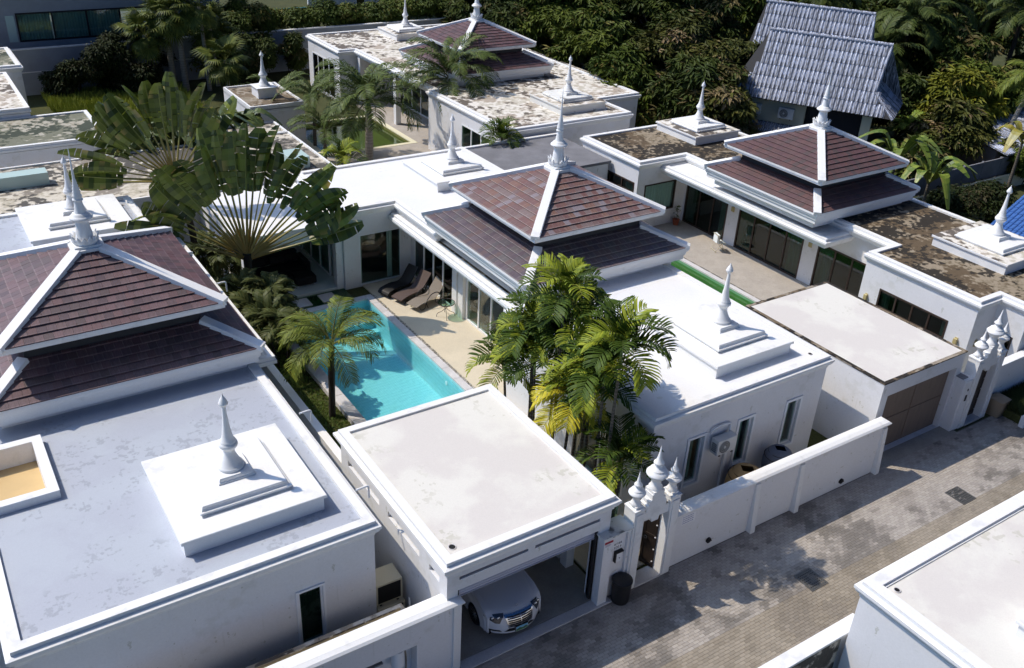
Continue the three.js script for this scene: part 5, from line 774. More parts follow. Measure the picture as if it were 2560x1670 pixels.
    part('mirror', [rb(sg * 0.93, sg * 1.12, 0.98, 1.12, 0.42, 0.58, 0.05, 2), bx(sg * 0.85, sg * 0.95, 0.96, 1.02, 0.46, 0.54)], paint, t);
    for (const cz of [1.5, -1.62]) {
      const w = new THREE.Group(); w.name = 'wheel'; w.position.set(sg * 0.84, 0.335, cz); t.add(w); const ty = new THREE.TorusGeometry(0.265, 0.085, 12, 32); ty.rotateY(Math.PI / 2); ty.scale(1.35, 1, 1); part('tyre', ty, M.rubber, w);
      const d = cyl(0, -0.02, 0.02, 0, 0.2, 0.2, 28); d.rotateZ(Math.PI / 2); part('brake_disc', d, M.dark, w); const sp = []; for (let k = 0; k < 10; k++) { const b = bx(sg * 0.06 - 0.015, sg * 0.06 + 0.015, 0.03, 0.235, -0.018, 0.018); b.rotateX(k * Math.PI / 5); sp.push(b); } part('rim', [...sp, new THREE.TorusGeometry(0.235, 0.02, 8, 32).rotateY(Math.PI / 2).translate(sg * 0.06, 0, 0), cyl(0, -0.02, 0.02, 0, 0.05).rotateZ(Math.PI / 2).translate(sg * 0.065, 0, 0)], M.chrome, w);
    }
  }
  part('wheel_wells', [bx(-0.8, 0.8, 0.2, 0.75, 1.0, 2.0), bx(-0.8, 0.8, 0.2, 0.75, -2.1, -1.1)], M.black, t); part('underbody', bx(-0.82, 0.82, 0.16, 0.3, -2.4, 2.2), M.black, t);
  // grille
  const gr = part('grille', patch(-0.45, 0.45, 0.46, 0.77, 14, 8, 0.012, (k, a, b) => [lerp(a, a + 0.07, k), lerp(b, b - 0.07, k)]), M.black, t);
  for (let i = 0; i < 5; i++) { const s = 0.515 + i * 0.048; part('slat', patch(-0.42 + i * 0.012, 0.42 - i * 0.012, s, s + 0.016, 14, 1, 0.028), M.chrome, gr); } part('bar', patch(-0.012, 0.012, 0.48, 0.75, 1, 6, 0.032), M.chrome, gr);
  part('grille_frame', [patch(-0.47, 0.47, 0.435, 0.478, 14, 2, 0.02), patch(-0.4, 0.4, 0.75, 0.775, 12, 2, 0.02), patch(-0.47, -0.42, 0.44, 0.76, 2, 8, 0.02, (k, a, b) => [a + 0.08 * k, b + 0.08 * k]), patch(0.42, 0.47, 0.44, 0.76, 2, 8, 0.02, (k, a, b) => [a - 0.08 * k, b - 0.08 * k])], M.chrome, gr);
  const c = S(0, 0.37, 0); part('bonnet_emblem', [new THREE.TorusGeometry(0.04, 0.006, 6, 20).translate(c[0], c[1] + 0.06, c[2]), bx(-0.004, 0.004, c[1], c[1] + 0.1, c[2] - 0.004, c[2] + 0.004), limb([[0, c[1] + 0.06, c[2]], [0.034, c[1] + 0.04, c[2]]], [0.005, 0.003], 4, 2), limb([[0, c[1] + 0.06, c[2]], [-0.034, c[1] + 0.04, c[2]]], [0.005, 0.003], 4, 2)], M.chrome, t);
  const pl = new THREE.PlaneGeometry(0.38, 0.16); pl.rotateX(-0.12); const pp = S(0, 0.83, 0.035); pl.translate(pp[0], pp[1], pp[2] + 0.012); part('number_plate', pl, textPlane(0.38, 0.16, (x, w, h) => { const g = x.createLinearGradient(0, 0, 0, h); g.addColorStop(0, '#5aa0c8'); g.addColorStop(0.55, '#8fc0cc'); g.addColorStop(0.6, '#5d9a58'); g.addColorStop(1, '#3f7d46'); x.fillStyle = g; x.fillRect(0, 0, w, h); x.fillStyle = '#3b5a4a'; x.beginPath(); x.moveTo(0, h * 0.7); x.lineTo(w * 0.3, h * 0.35); x.lineTo(w * 0.55, h * 0.65); x.lineTo(w * 0.8, h * 0.4); x.lineTo(w, h * 0.62); x.lineTo(w, h * 0.8); x.lineTo(0, h * 0.8); x.fill(); x.strokeStyle = '#e8ecec'; x.lineWidth = 8; x.strokeRect(0, 0, w, h); }), t, true); part('plate_holder', rb(-0.2, 0.2, pp[1] - 0.09, pp[1] + 0.09, pp[2] - 0.03, pp[2] + 0.004, 0.01), M.black, t);
  // cabin
  const cab = [[0.95, 0.72, 1.03], [0.3, 0.66, 1.36], [-0.1, 0.62, 1.44], [-0.9, 0.6, 1.45], [-1.5, 0.64, 1.3], [-2.1, 0.76, 1.03]], v = [], cv = []; cab.forEach(([z, w, y], i) => { if (!i) return; const [z0, w0, ya] = cab[i - 1]; quad(i === 1 || i === 5 ? cv : v, [-w0, ya, z0], [w0, ya, z0], [w, y, z], [-w, y, z]); }); part('cabin_roof', tri(v), paint, t); part('windscreen', tri(cv), M.black, t);
  for (const sg of [-1, 1]) { const sv = []; for (let i = 1; i < cab.length; i++) { const [z0, w0, ya] = cab[i - 1], [z, w, y] = cab[i]; quad(sv, [sg * 0.84, 1.0, z0], [sg * w0, ya, z0], [sg * w, y, z], [sg * 0.84, 1.0, z]); } part('side_window', tri(sv), M.black, t); }
  part('boot_lid', smooth((() => { const q = [[-2.05, 1.04], [-2.4, 1.0], [-2.52, 0.8], [-2.54, 0.4], [-2.45, 0.22]], b = []; for (let i = 1; i < q.length; i++) quad(b, [-0.86, q[i - 1][1], q[i - 1][0]], [0.86, q[i - 1][1], q[i - 1][0]], [0.86, q[i][1], q[i][0]], [-0.86, q[i][1], q[i][0]]); return tri(b); })()), paint, t);
}
// ---------------------------------------------------------------- vegetation
// feather frond in its own frame: grows along +x from the origin, arching; returns geometry with vertex colours
function frond({ L = 2, n = 34, leaf = 0.55, w = 0.035, rise = 0.9, arch = 1.9, hang = 0.5, vee = 0.5, sweep: sw = 0.7, cols, seed = 1, bare: bareK = 0.14, curl = 0.35, blunt = 0 }) {
  const f = mul(seed), v = [], c = [], N = 14, pts = []; let x = 0, y = 0, a = rise;
  for (let i = 0; i <= N; i++) { pts.push([x, y, a]); const d = L / N; x += Math.cos(a) * d; y += Math.sin(a) * d; a -= arch / N * (0.5 + i / N); }
  const at = (t) => { const k = clamp(t) * N, i = Math.min(N - 1, Math.floor(k)), r = k - i; return [lerp(pts[i][0], pts[i + 1][0], r), lerp(pts[i][1], pts[i + 1][1], r), lerp(pts[i][2], pts[i + 1][2], r)]; };
  const push = (p, col) => { v.push(...p); c.push(...col); };
  const stalk = cols[2] || [0.13, 0.14, 0.04];
  for (let i = 0; i < N; i++) { const A = at(i / N), B = at((i + 1) / N), r0 = 0.028 * L / 2 * (1 - 0.85 * i / N), r1 = 0.028 * L / 2 * (1 - 0.85 * (i + 1) / N); for (const [s, u] of [[[0, 1], [1, -0.5]], [[1, -0.5], [-1, -0.5]], [[-1, -0.5], [0, 1]]]) { const P = (q, r, m) => [q[0] - Math.sin(q[2]) * m[1] * r, q[1] + Math.cos(q[2]) * m[1] * r, m[0] * r]; for (const q of [P(A, r0, s), P(A, r0, u), P(B, r1, u), P(A, r0, s), P(B, r1, u), P(B, r1, s)]) push(q, stalk); } }
  for (let i = 0; i < n; i++) for (const sg of [-1, 1]) {
    const t = bareK + (1 - bareK) * (i + 0.5 * f()) / n, [px, py, pa] = at(t), shape = Math.pow(Math.sin(Math.PI * clamp(0.12 + 0.83 * (t - bareK) / (1 - bareK))), 0.6), l = leaf * shape * (0.85 + 0.3 * f()), fw = sw + 0.35 * t + 0.15 * (f() - 0.5);
    const dx = Math.cos(fw * 0.9), dz = sg * Math.sin(Math.max(0.25, 1.25 - fw * 0.55)), lift = vee * (1 - 0.8 * t) + 0.15 * (f() - 0.5);
    const dir = new THREE.Vector3(dx * Math.cos(pa) * 0.8 - Math.sin(pa) * lift, dx * Math.sin(pa) * 0.8 + Math.cos(pa) * lift, dz).normalize();
    const wd = new THREE.Vector3(Math.cos(pa), Math.sin(pa), 0).multiplyScalar(w * (0.8 + 0.4 * f()));
    const p0 = new THREE.Vector3(px, py, 0), p1 = p0.clone().addScaledVector(dir, l * 0.45); p1.y -= hang * l * 0.1; const p2 = p0.clone().addScaledVector(dir, l * 0.78); p2.y -= hang * l * 0.34; const p3 = p0.clone().addScaledVector(dir, l * (1 - 0.12 * hang)); p3.y -= hang * l * 0.72;
    const col = mix3(cols[0], cols[1], clamp(f() * 0.8 + 0.25 * (t - 0.4))), tip = mix3(col, cols[1], curl);
    const q = (p, k) => [p.x + wd.x * k, p.y + wd.y * k, p.z + wd.z * k], ek = blunt ? 0.55 : 0.06;
    const rows = [[p0, 0.25], [p1, 0.55], [p2, 0.5], [p3, ek]]; for (let r = 0; r < 3; r++) { const [P, k] = rows[r], [Q, m] = rows[r + 1]; for (const [pt, cc] of [[q(P, -k), col], [q(P, k), col], [q(Q, m), tip], [q(P, -k), col], [q(Q, m), tip], [q(Q, -m), tip]]) push(pt, cc); }
  }
  return tri(v, c);
}
function palmTree(name, label, group, base, { trunk, r = [0.1, 0.08], fronds, variants, mat: lm = M.palmLeaf, bark = M.bark, seed = 1, tilt = [0.15, 1.1], turn0 = 0, crown = 0.02, shaft = null, scale = [0.85, 1.1] }) {
  const t = thing(name, label, 'palm tree', base, 0, group), f = mul(seed), top = trunk[trunk.length - 1];
  part('trunk', limb(trunk, r, 9, 16), bark, t);
  if (shaft) part('crownshaft', limb([top, [top[0], top[1] + shaft[0], top[2]]], [r[r.length - 1] * 1.15, shaft[1]], 9, 6), mat({ color: 0x7c8f52, roughness: 0.6 }), t);
  const y = top[1] + (shaft ? shaft[0] : 0);
  for (let i = 0; i < fronds; i++) {
    const m = shadowed(new THREE.Mesh(variants[Math.floor(f() * variants.length)], lm)); m.name = 'frond'; const k = i / fronds, a = turn0 + i * 2.399 + 0.5 * (f() - 0.5), s = lerp(scale[0], scale[1], f()); m.position.set(top[0] + Math.cos(a) * crown, y - 0.04 * i / fronds, top[2] - Math.sin(a) * crown); m.rotation.order = 'YZX'; m.rotation.set((f() - 0.5) * 0.5, a, lerp(tilt[1], tilt[0], k) + (f() - 0.5) * 0.2); m.scale.setScalar(s); t.add(m);
  }
  return t;
}
const fr = (n, o) => Array.from({ length: n }, (_, i) => frond({ ...o, seed: (o.seed || 1) * 31 + i }));
const G = { arecaD: [[0.025, 0.055, 0.007], [0.08, 0.125, 0.014], [0.1, 0.12, 0.03]], areca: [[0.09, 0.15, 0.012], [0.34, 0.37, 0.03], [0.26, 0.25, 0.05]], arecaY: [[0.3, 0.3, 0.02], [0.62, 0.52, 0.04], [0.3, 0.26, 0.05]], coco: [[0.045, 0.085, 0.012], [0.22, 0.25, 0.035], [0.2, 0.19, 0.06]], royal: [[0.025, 0.055, 0.012], [0.14, 0.18, 0.04], [0.11, 0.12, 0.05]], dark: [[0.025, 0.05, 0.01], [0.1, 0.125, 0.028], [0.05, 0.06, 0.02]], fresh: [[0.09, 0.16, 0.02], [0.25, 0.31, 0.04], [0.14, 0.16, 0.04]] };
const F = {
  areca: [...fr(4, { L: 1.6, n: 18, leaf: 0.64, w: 0.068, rise: 0.8, arch: 1.8, hang: 0.3, vee: 0.75, cols: G.arecaD, seed: 3, blunt: 1 }), ...fr(3, { L: 1.5, n: 18, leaf: 0.62, w: 0.066, rise: 0.8, arch: 2.0, hang: 0.4, vee: 0.7, cols: G.areca, seed: 13, blunt: 1 })],
  arecaY: fr(3, { L: 1.5, n: 26, leaf: 0.6, w: 0.05, rise: 0.6, arch: 2.1, hang: 0.6, vee: 0.4, cols: G.arecaY, seed: 4 }),
  coco: fr(5, { L: 2.35, n: 32, leaf: 0.66, w: 0.046, rise: 0.6, arch: 2.2, hang: 0.75, vee: 0.25, cols: G.coco, seed: 5 }),
  royal: fr(5, { L: 3.1, n: 34, leaf: 0.8, w: 0.062, rise: 0.65, arch: 1.9, hang: 0.55, vee: 0.55, cols: G.royal, seed: 6 }),
  fresh: fr(4, { L: 1.6, n: 26, leaf: 0.5, w: 0.055, rise: 0.8, arch: 2.1, hang: 0.6, vee: 0.4, cols: G.fresh, seed: 7 }),
  dark: fr(4, { L: 2.6, n: 34, leaf: 0.75, w: 0.075, rise: 0.7, arch: 1.9, hang: 0.7, vee: 0.35, cols: G.dark, seed: 8 }),
  small: fr(4, { L: 1.1, n: 16, leaf: 0.4, w: 0.07, rise: 0.8, arch: 2.0, hang: 0.5, vee: 0.5, cols: [[0.03, 0.05, 0.012], [0.11, 0.12, 0.035]], seed: 9, blunt: 1 }),
};
// fan-leaf: a palmate blade on a stalk
function fanLeaf(R, cols, seed) { const f = mul(seed), v = [], c = [], n = 22, st = R * 0.9; const add = (pts, col) => { v.push(...pts.flat()); c.push(...pts.flatMap(() => col)); }; add([[0, 0, -0.015], [0, 0, 0.015], [st, st * 0.35, 0]], cols[1]); for (let i = 0; i < n; i++) { const a = (i / (n - 1) - 0.5) * 4.3, l = R * (0.75 + 0.25 * Math.cos(a)) * (0.9 + 0.2 * f()), w = 0.05 * R, C = Math.cos(a), Sn = Math.sin(a), P = (d, k, dy) => [st + C * d - Sn * k, st * 0.35 + dy + 0.12 * d * C, Sn * d + C * k]; const col = mix3(cols[0], cols[1], f()); add([P(0, -0.01, 0), P(0, 0.01, 0), P(l * 0.6, w, -0.02)], col); add([P(0, -0.01, 0), P(l * 0.6, w, -0.02), P(l * 0.6, -w, -0.02)], col); add([P(l * 0.6, -w, -0.02), P(l * 0.6, w, -0.02), P(l, 0, -0.3 * l)], col); } return tri(v, c); }
F.fan = [1, 2, 3].map((s) => fanLeaf(0.95, [[0.06, 0.09, 0.015], [0.17, 0.19, 0.035]], s));
// --- clump of slender palms between near garage and middle villa: base [x,z], trunk height, lean
[[15.62, -20.02, 6.75, 0.1, 'tallest of the slender clump palms, beneath the pavilion eave', 13], [15.5, -21.4, 4.95, -0.2, 'slender clump palm leaning over the beige terrace', 12], [15.75, -17.35, 6.25, 0.15, 'slender clump palm with stiff upright fronds over the white roof', 13], [15.7, -17.9, 5.2, 0.05, 'slender clump palm low over the white roof edge', 12], [15.3, -22.6, 2.9, -0.1, 'lowest slender clump palm reaching towards the pool', 10], [15.9, -20.6, 4.9, 0.1, 'slender clump palm in the shaded middle of the clump', 11], [15.95, -18.9, 3.9, 0.1, 'slender clump palm between the yellow palm and the villa wall', 12], [15.3, -20.9, 4.1, -0.1, 'slender clump palm hanging towards the garage roof edge', 12], [16.2, -19.6, 5.7, 0.1, 'slender clump palm close against the villa parapet', 13], [15.7, -18.4, 4.6, 0.1, 'slender clump palm just behind the yellow one', 12], [15.9, -21.9, 4.0, 0, 'slender clump palm before the glass doors end', 11]].forEach(([x, z, h, lean, label, n], i) => palmTree('areca_palm', label, 'clump of slender palms', [x - lean, 0, z], { trunk: [[0, 0, 0], [lean * 0.3, h * 0.4, 0.05], [lean * 0.6, h * 0.75, 0.02], [lean, h, 0]], r: [0.06, 0.05, 0.045], fronds: n + 3, variants: F.areca, seed: 40 + i, tilt: [-0.55, 1.0], shaft: [0.5, 0.035] }));
palmTree('areca_palm', 'palm with bright yellow drooping fronds in front of the slender clump', 'clump of slender palms', [15.3, 0, -19.1], { trunk: [[0, 0, 0], [0.1, 2, 0], [0.2, 3.75, 0]], r: [0.06, 0.045], fronds: 11, variants: F.arecaY, seed: 61, tilt: [-0.55, 0.6], turn0: 0.6, shaft: [0.35, 0.04], scale: [0.9, 1.15] });
palmTree('areca_palm', 'short dark palm beside the gateway and villa corner', 'clump of slender palms', [16.0, 0, -17.2], { trunk: [[0, 0, 0], [0.08, 1.2, 0], [0.1, 2.2, 0]], r: [0.09, 0.07], fronds: 13, variants: F.areca, seed: 62, tilt: [-0.4, 0.8], shaft: [0.5, 0.05] });
palmTree('areca_palm', 'small palm low behind the garage roof edge near the gateway', 'clump of slender palms', [15.2, 0, -17.9], { trunk: [[0, 0, 0], [0, 0.8, 0]], r: [0.06, 0.05], fronds: 8, variants: F.small, seed: 63, tilt: [0, 0.9] });
// --- coconut palm by the pool
palmTree('coconut_palm', 'young coconut palm with dark trunk on the pool lawn', null, [10.9, 0, -27.47], { trunk: [[0, 0, 0], [0.03, 1.2, 0.02], [0.06, 2.4, 0.03], [0.1, 2.85, 0.03]], r: [0.13, 0.12, 0.13, 0.1], fronds: 15, variants: F.coco, bark: M.barkDark, seed: 71, tilt: [-0.45, 0.75], shaft: [0.25, 0.06], crown: 0.05, turn0: 1.0 });
// --- royal palms at the far pool
palmTree('royal_palm', 'royal palm in front of the murky pool, left of two', 'royal palms by the murky pool', [24.45, 0, -52.83], { trunk: [[0, 0, 0], [0.02, 1.6, 0], [0.03, 3.0, 0], [0.03, 3.4, 0]], r: [0.24, 0.27, 0.22, 0.18], fronds: 22, variants: F.royal, bark: M.barkPale, seed: 81, tilt: [-0.6, 0.8], shaft: [0.6, 0.09], scale: [1.1, 1.35] });
palmTree('royal_palm', 'royal palm right of the murky pool before the columns', 'royal palms by the murky pool', [31.3, 0, -54.6], { trunk: [[0, 0, 0], [0.02, 1.8, 0], [0.0, 3.7, 0]], r: [0.24, 0.26, 0.18], fronds: 23, variants: F.royal, bark: M.barkPale, seed: 82, tilt: [-0.6, 0.8], shaft: [0.6, 0.09], scale: [1.2, 1.5] });
[[22.6, -57.3, 3.2, 'feather palm left of the murky pool, tallest there', 12], [22.0, -54.2, 1.9, 'feather palm at the corner of the murky pool paving', 10], [22.4, -63.0, 1.6, 'feather palm before the windows of the farthest villa wing', 10]].forEach(([x, z, h, label, n], i) => palmTree('feather_palm', label, 'feather palms round the murky pool', [x, 0, z], { trunk: [[0, 0, 0], [0.05, h * 0.6, 0], [0.1, h, 0]], r: [0.13, 0.1], fronds: n, variants: F.royal, seed: 90 + i, tilt: [-0.4, 0.85], scale: [0.8, 1.0] }));
for (const [x, z, h, l, n] of [[20.3, -47.5, 2.4, 'leafy palm with yellow young leaves behind the stained roof edge', 12], [19.6, -46.0, 1.6, 'dark low palm overhanging the stained roof edge', 10]]) palmTree('areca_palm', l, 'palms behind the stained roof', [x, 0, z], { trunk: [[0, 0, 0], [0.05, h * 0.5, 0], [0, h, 0]], r: [0.1, 0.08], fronds: n, variants: F.areca, seed: Math.round(x * 7), tilt: [-0.4, 0.8] });
palmTree('areca_palm', 'bushy palm beside the glass wall of the farthest villa', 'palms behind the stained roof', [28.6, 0, -43.9], { trunk: [[0, 0, 0], [0.1, 2.0, 0], [0.1, 3.5, 0]], r: [0.1, 0.07], fronds: 18, variants: F.areca, seed: 97, tilt: [-0.5, 0.95], scale: [0.75, 1.0] });
palmTree('areca_palm', 'small weeping palm on the back alley lawn', null, [10.6, 0, -44.6], { trunk: [[0, 0, 0], [-0.2, 0.8, 0], [-0.35, 1.7, 0.1]], r: [0.12, 0.1], fronds: 12, variants: F.fresh, bark: M.barkDark, seed: 98, tilt: [-0.5, 0.6], scale: [0.9, 1.1] });
// --- shrubs by the pool: many-stemmed small palms
[[10.6, -31.6, 'bushy small palm at the pool edge beside the coconut palm'], [10.0, -34.2, 'bushy small palm behind the pool corner'], [11.0, -34.0, 'bushy small palm beside the stepping pond'], [10.2, -38.5, 'bushy green palm against the lounge side wall'], [10.4, -33.0, 'bushy small palm in the middle of the poolside thicket']].forEach(([x, z, label], i) => { const t = thing('palm_shrub', label, 'shrub', [x, 0, z], 0, 'shrubs along the alley lawn'), f = mul(110 + i); for (let s = 0; s < 4; s++) { const h = 1.1 + 1.1 * f(), px = (f() - 0.5) * 0.9, pz = (f() - 0.5) * 0.9; part('stem', limb([[px * 0.4, 0, pz * 0.4], [px * 0.8, h * 0.6, pz * 0.8], [px, h, pz]], [0.035, 0.025], 6, 6), M.barkDark, t); for (let k = 0; k < 9; k++) { const m = shadowed(new THREE.Mesh(F.small[k % 4], M.palmLeaf)); m.name = 'frond'; m.position.set(px, h, pz); m.rotation.order = 'YZX'; m.rotation.set((f() - 0.5) * 0.4, k * 2.4 + f(), -0.4 + 1.2 * f()); m.scale.setScalar(1.0 + 0.4 * f()); t.add(m); } } });
// --- fan palms, upper left
[[18.3, -74.9, 5.5, 'tallest pale-trunked fan palm by the shaded wall'], [19.0, -74.2, 6.0, 'fan palm with thin pale trunk beside the tallest'], [16.8, -75.2, 4.2, 'shorter fan palm in shade left of the tall pair'], [21.6, -74.6, 4.4, 'fan palm before the white back wall'], [21.2, -70.3, 3.0, 'low fan palm nearest the pump house'], [20.6, -73.5, 6.3, 'fan palm rising over the hedge right of the tall pair']].forEach(([x, z, h, label], i) => palmTree('fan_palm', label, 'fan palms at the shaded wall', [x, 0, z], { trunk: [[0, 0, 0], [-0.05, h * 0.5, 0], [-0.15, h, 0]], r: [0.3, 0.24, 0.2].map((q) => q * (i > 2 ? 0.6 : 0.9)), fronds: 26, variants: F.fan, bark: M.barkPale, seed: 130 + i, tilt: [-1.3, 1.0], lm: M.palmLeaf, scale: [1.0, 1.4] }));
// --- traveller's palms: fans of paddle leaves in one plane
function paddle(L, stalk, w, seed, cols, droop = 0.5, tearK = 0.55) { // grows up +y, blade in the xy plane
  const f = mul(seed), v = [], c = [], P = (q, col) => { v.push(...q); c.push(...col); }, sc = cols[2];
  const spine = (t) => { const k = clamp((t - 0.45) / 0.55); return [0.02 * Math.sin(t * 3 + seed), (stalk + L) * t - droop * L * k * k * 0.55, droop * L * k * k * 0.75]; };
  const N = 10; for (let i = 0; i < N; i++) { const A = spine(i / N), B = spine((i + 1) / N), r0 = lerp(0.095, 0.014, Math.sqrt(i / N)), r1 = lerp(0.095, 0.014, Math.sqrt((i + 1) / N)), k0 = mix3(sc, cols[3], clamp(i / N * 2)), k1 = mix3(sc, cols[3], clamp((i + 1) / N * 2)); for (const [a, b] of [[[-1, 0], [0, 0.6]], [[0, 0.6], [1, 0]], [[1, 0], [0, -0.6]], [[0, -0.6], [-1, 0]]]) { const q = (p, r, m) => [p[0] + m[0] * r, p[1], p[2] + m[1] * r]; P(q(A, r0, a), k0); P(q(A, r0, b), k0); P(q(B, r1, b), k1); P(q(A, r0, a), k0); P(q(B, r1, b), k1); P(q(B, r1, a), k1); } }
  const t0 = stalk / (stalk + L), n = 11; let y = 0; for (const sg of [-1, 1]) { let sag = 0.25 + 0.3 * f(), gap = 0; for (let i = 0; i < n; i++) { const a = i / n, b = (i + 1) / n; if (f() < tearK) { sag = clamp(sag + (f() - 0.5) * 0.7, 0.05, 0.95); gap = 0.004 + 0.02 * f(); } else gap = 0; const W = (k) => w * Math.pow(Math.sin(Math.PI * clamp(0.06 + 0.9 * k)), 0.55); const A = spine(lerp(t0, 1, a + gap)), B = spine(lerp(t0, 1, b)); const E = (p, k, r, s2) => [p[0] + sg * W(k) * r * Math.cos(s2 * r * 0.9), p[1] + 0.1 * W(k) * r - 0.2 * s2 * W(k) * r * r, p[2] - W(k) * Math.sin(s2 * r * 0.9) * r + 0.02]; const col = mix3(cols[0], cols[1], f()), c2 = f() < 0.12 ? cols[4] : col; const q = [A, E(A, a, 0.5, sag), E(A, a, 1, sag), B, E(B, b, 0.5, sag), E(B, b, 1, sag)]; for (const k of [0, 1, 4, 0, 4, 3]) P(q[k], col); for (const k of [1, 2, 5, 1, 5, 4]) P(q[k], k === 2 || k === 5 ? c2 : col); } }
  return tri(v, c);
}
const RAV = [[0.03, 0.055, 0.01], [0.2, 0.24, 0.03], [0.42, 0.27, 0.07], [0.2, 0.22, 0.045], [0.34, 0.26, 0.07]];
function traveller(label, base, trunk, r, { n, span, off = 0, L, stalk, w, seed, face }) {
  const t = thing('travellers_palm', label, 'palm tree', base), f = mul(seed), top = trunk[trunk.length - 1]; part('trunk', limb(trunk, r, 10, 16), M.barkDark, t);
  const cup = new THREE.Group();
  for (let i = 0; i < n; i++) {
    const k = i / (n - 1) - 0.5, a = off + k * span, m = shadowed(new THREE.Mesh(paddle(L * (0.85 + 0.3 * f()), stalk * (0.92 + 0.16 * f()), w * (0.85 + 0.3 * f()), seed * 50 + i, RAV, 0.08 + 1.5 * f() * Math.abs(k), 0.38), M.broadLeaf)); m.name = 'frond';
    m.position.set(top[0] + Math.sin(a) * 0.15 * Math.cos(face), top[1] - 0.25 + 0.5 * (0.5 - Math.abs(k)), top[2] - Math.sin(a) * 0.15 * Math.sin(face) + 0.05 * (i % 2));
    m.rotation.order = 'YZX'; m.rotation.set(0, face + (f() - 0.5) * 0.25, -a); const tw = new THREE.Quaternion().setFromAxisAngle(new THREE.Vector3(0, 1, 0), (f() - 0.5) * 2.4); m.quaternion.multiply(tw); t.add(m);
  }
  for (let i = 0; i < 7; i++) { const a = (i / 6 - 0.5) * 2.6, m = limb([[top[0], top[1] - 0.5, top[2]], [top[0] + Math.sin(a) * 0.35 * Math.cos(face), top[1] - 0.1 + 0.15 * Math.cos(a), top[2] - Math.sin(a) * 0.35 * Math.sin(face)], [top[0] + Math.sin(a) * 0.75 * Math.cos(face), top[1] + 0.0 + 0.35 * Math.cos(a), top[2] - Math.sin(a) * 0.75 * Math.sin(face)]], [0.07, 0.09, 0.03], 6, 5); part('dry_sheath', m, M.bark, t); }
  return t;
}
traveller("front fan-shaped traveller's palm rising before the lounge roof", [10.95, 0, -36.4], [[0, 0, 0], [0.0, 1.2, 0.02], [0.03, 2.6, 0.05], [0.05, 3.1, 0.05]], [0.16, 0.15, 0.16, 0.2], { n: 27, span: 2.5, off: 0.06, L: 2.8, stalk: 2.7, w: 0.5, seed: 3, face: -0.33 });
traveller("rear fan-shaped traveller's palm leaning over the stained roofs", [10.4, 0, -42.6], [[0, 0, 0], [-0.05, 1.8, 0], [-0.3, 3.6, 0], [-0.5, 4.7, 0]], [0.17, 0.16, 0.16, 0.2], { n: 19, span: 2.3, off: -0.45, L: 2.6, stalk: 2.1, w: 0.48, seed: 5, face: -0.33 });
// --- bananas
function banana(label, base, h, n, seed, L = 1.7, cols = [[0.07, 0.12, 0.015], [0.2, 0.25, 0.035], [0.14, 0.16, 0.05], [0.2, 0.24, 0.06], [0.25, 0.2, 0.05]]) { const t = thing('banana_plant', label, 'banana plant', base, 0, 'banana plants'), f = mul(seed); part('stem', limb([[0, 0, 0], [0.05, h * 0.6, 0], [0.03, h, 0]], [0.13, 0.1, 0.07], 9, 8), M.bark, t); for (let i = 0; i < n; i++) { const m = shadowed(new THREE.Mesh(paddle(L * (0.8 + 0.4 * f()), 0.4, 0.34, seed * 20 + i, cols, 0.6 + 0.6 * f(), 0.25), M.broadLeaf)); m.name = 'frond'; m.position.set(0.03, h - 0.1, 0); m.rotation.order = 'YXZ'; m.rotation.set(0.25 + 0.75 * f(), i * 2.4 + f() * 0.5, (f() - 0.5) * 0.4); t.add(m); } }
banana('banana plant with arching torn leaves beyond the right villa roof', [47.0, 0, -28.4], 3.2, 9, 3, 2.5); banana('taller banana plant with a bright hanging leaf behind the right pavilion', [46.8, 0, -30.6], 3.8, 9, 4, 2.5); banana('banana plant with yellowing leaves at the right edge', [57.5, 0, -29.4], 3.8, 6, 5, 2.0, [[0.14, 0.15, 0.02], [0.34, 0.28, 0.04], [0.2, 0.18, 0.06], [0.2, 0.2, 0.06], [0.3, 0.22, 0.06]]);
palmTree('coconut_palm', 'coconut palm with pale bare trunk at the right edge', 'coconut palms at the right', [62.5, 0, -33.5], { trunk: [[0, 0, 0], [0.5, 2.5, 0.1], [1.6, 6, 0.2]], r: [0.22, 0.16, 0.12], fronds: 14, variants: F.coco, bark: M.barkPale, seed: 151, tilt: [-0.7, 0.7], scale: [1.0, 1.3] });
[[55.2, -40.3, 2.8, 'young coconut palm below the corrugated eave', 9, F.fresh, 1.1], [57.6, -37.4, 2.2, 'bushy palm at the corner of the corrugated-roofed house', 10, F.fresh, 1.0], [46.9, -45.6, 2.3, 'dark palm in the gap behind the farthest villa', 12, F.dark, 0.8], [46.6, -44.6, 1.8, 'dark palm low beside the farthest villa wall', 12, F.dark, 0.8]].forEach(([x, z, h, label, n, va, s], i) => palmTree('feather_palm', label, 'palms among the right-hand trees', [x, 0, z], { trunk: [[0, 0, 0], [0.1, h * 0.6, 0], [0.1, h, 0]], r: [0.13, 0.1], fronds: n, variants: va, seed: 160 + i, tilt: [-0.3, 0.9], scale: [s, s * 1.2] }));
[[66, -45, 7.5, 'tall dark palm right of the steep roofs'], [71, -46, 8.5, 'tall dark palm with hanging fronds at the upper right'], [62.5, -51, 8.5, 'dark palm beside the second steep roof ridge'], [74, -41, 8.5, 'dark palm nearest the upper right corner'], [62.3, -44.5, 5.5, 'dark palm against the right hip of the steep roof']].forEach(([x, z, h, label], i) => palmTree('dark_palm', label, 'dark palms at the upper right', [x, 0, z], { trunk: [[0, 0, 0], [0.2, h * 0.6, 0], [0.3, h, 0]], r: [0.2, 0.15], fronds: 20, variants: F.dark, bark: M.barkDark, seed: 170 + i, tilt: [-0.8, 0.9], scale: [1.2, 1.6] }));
const HEL = [[0.03, 0.055, 0.012], [0.1, 0.13, 0.025], [0.1, 0.1, 0.03], [0.12, 0.14, 0.03], [0.16, 0.15, 0.04]];
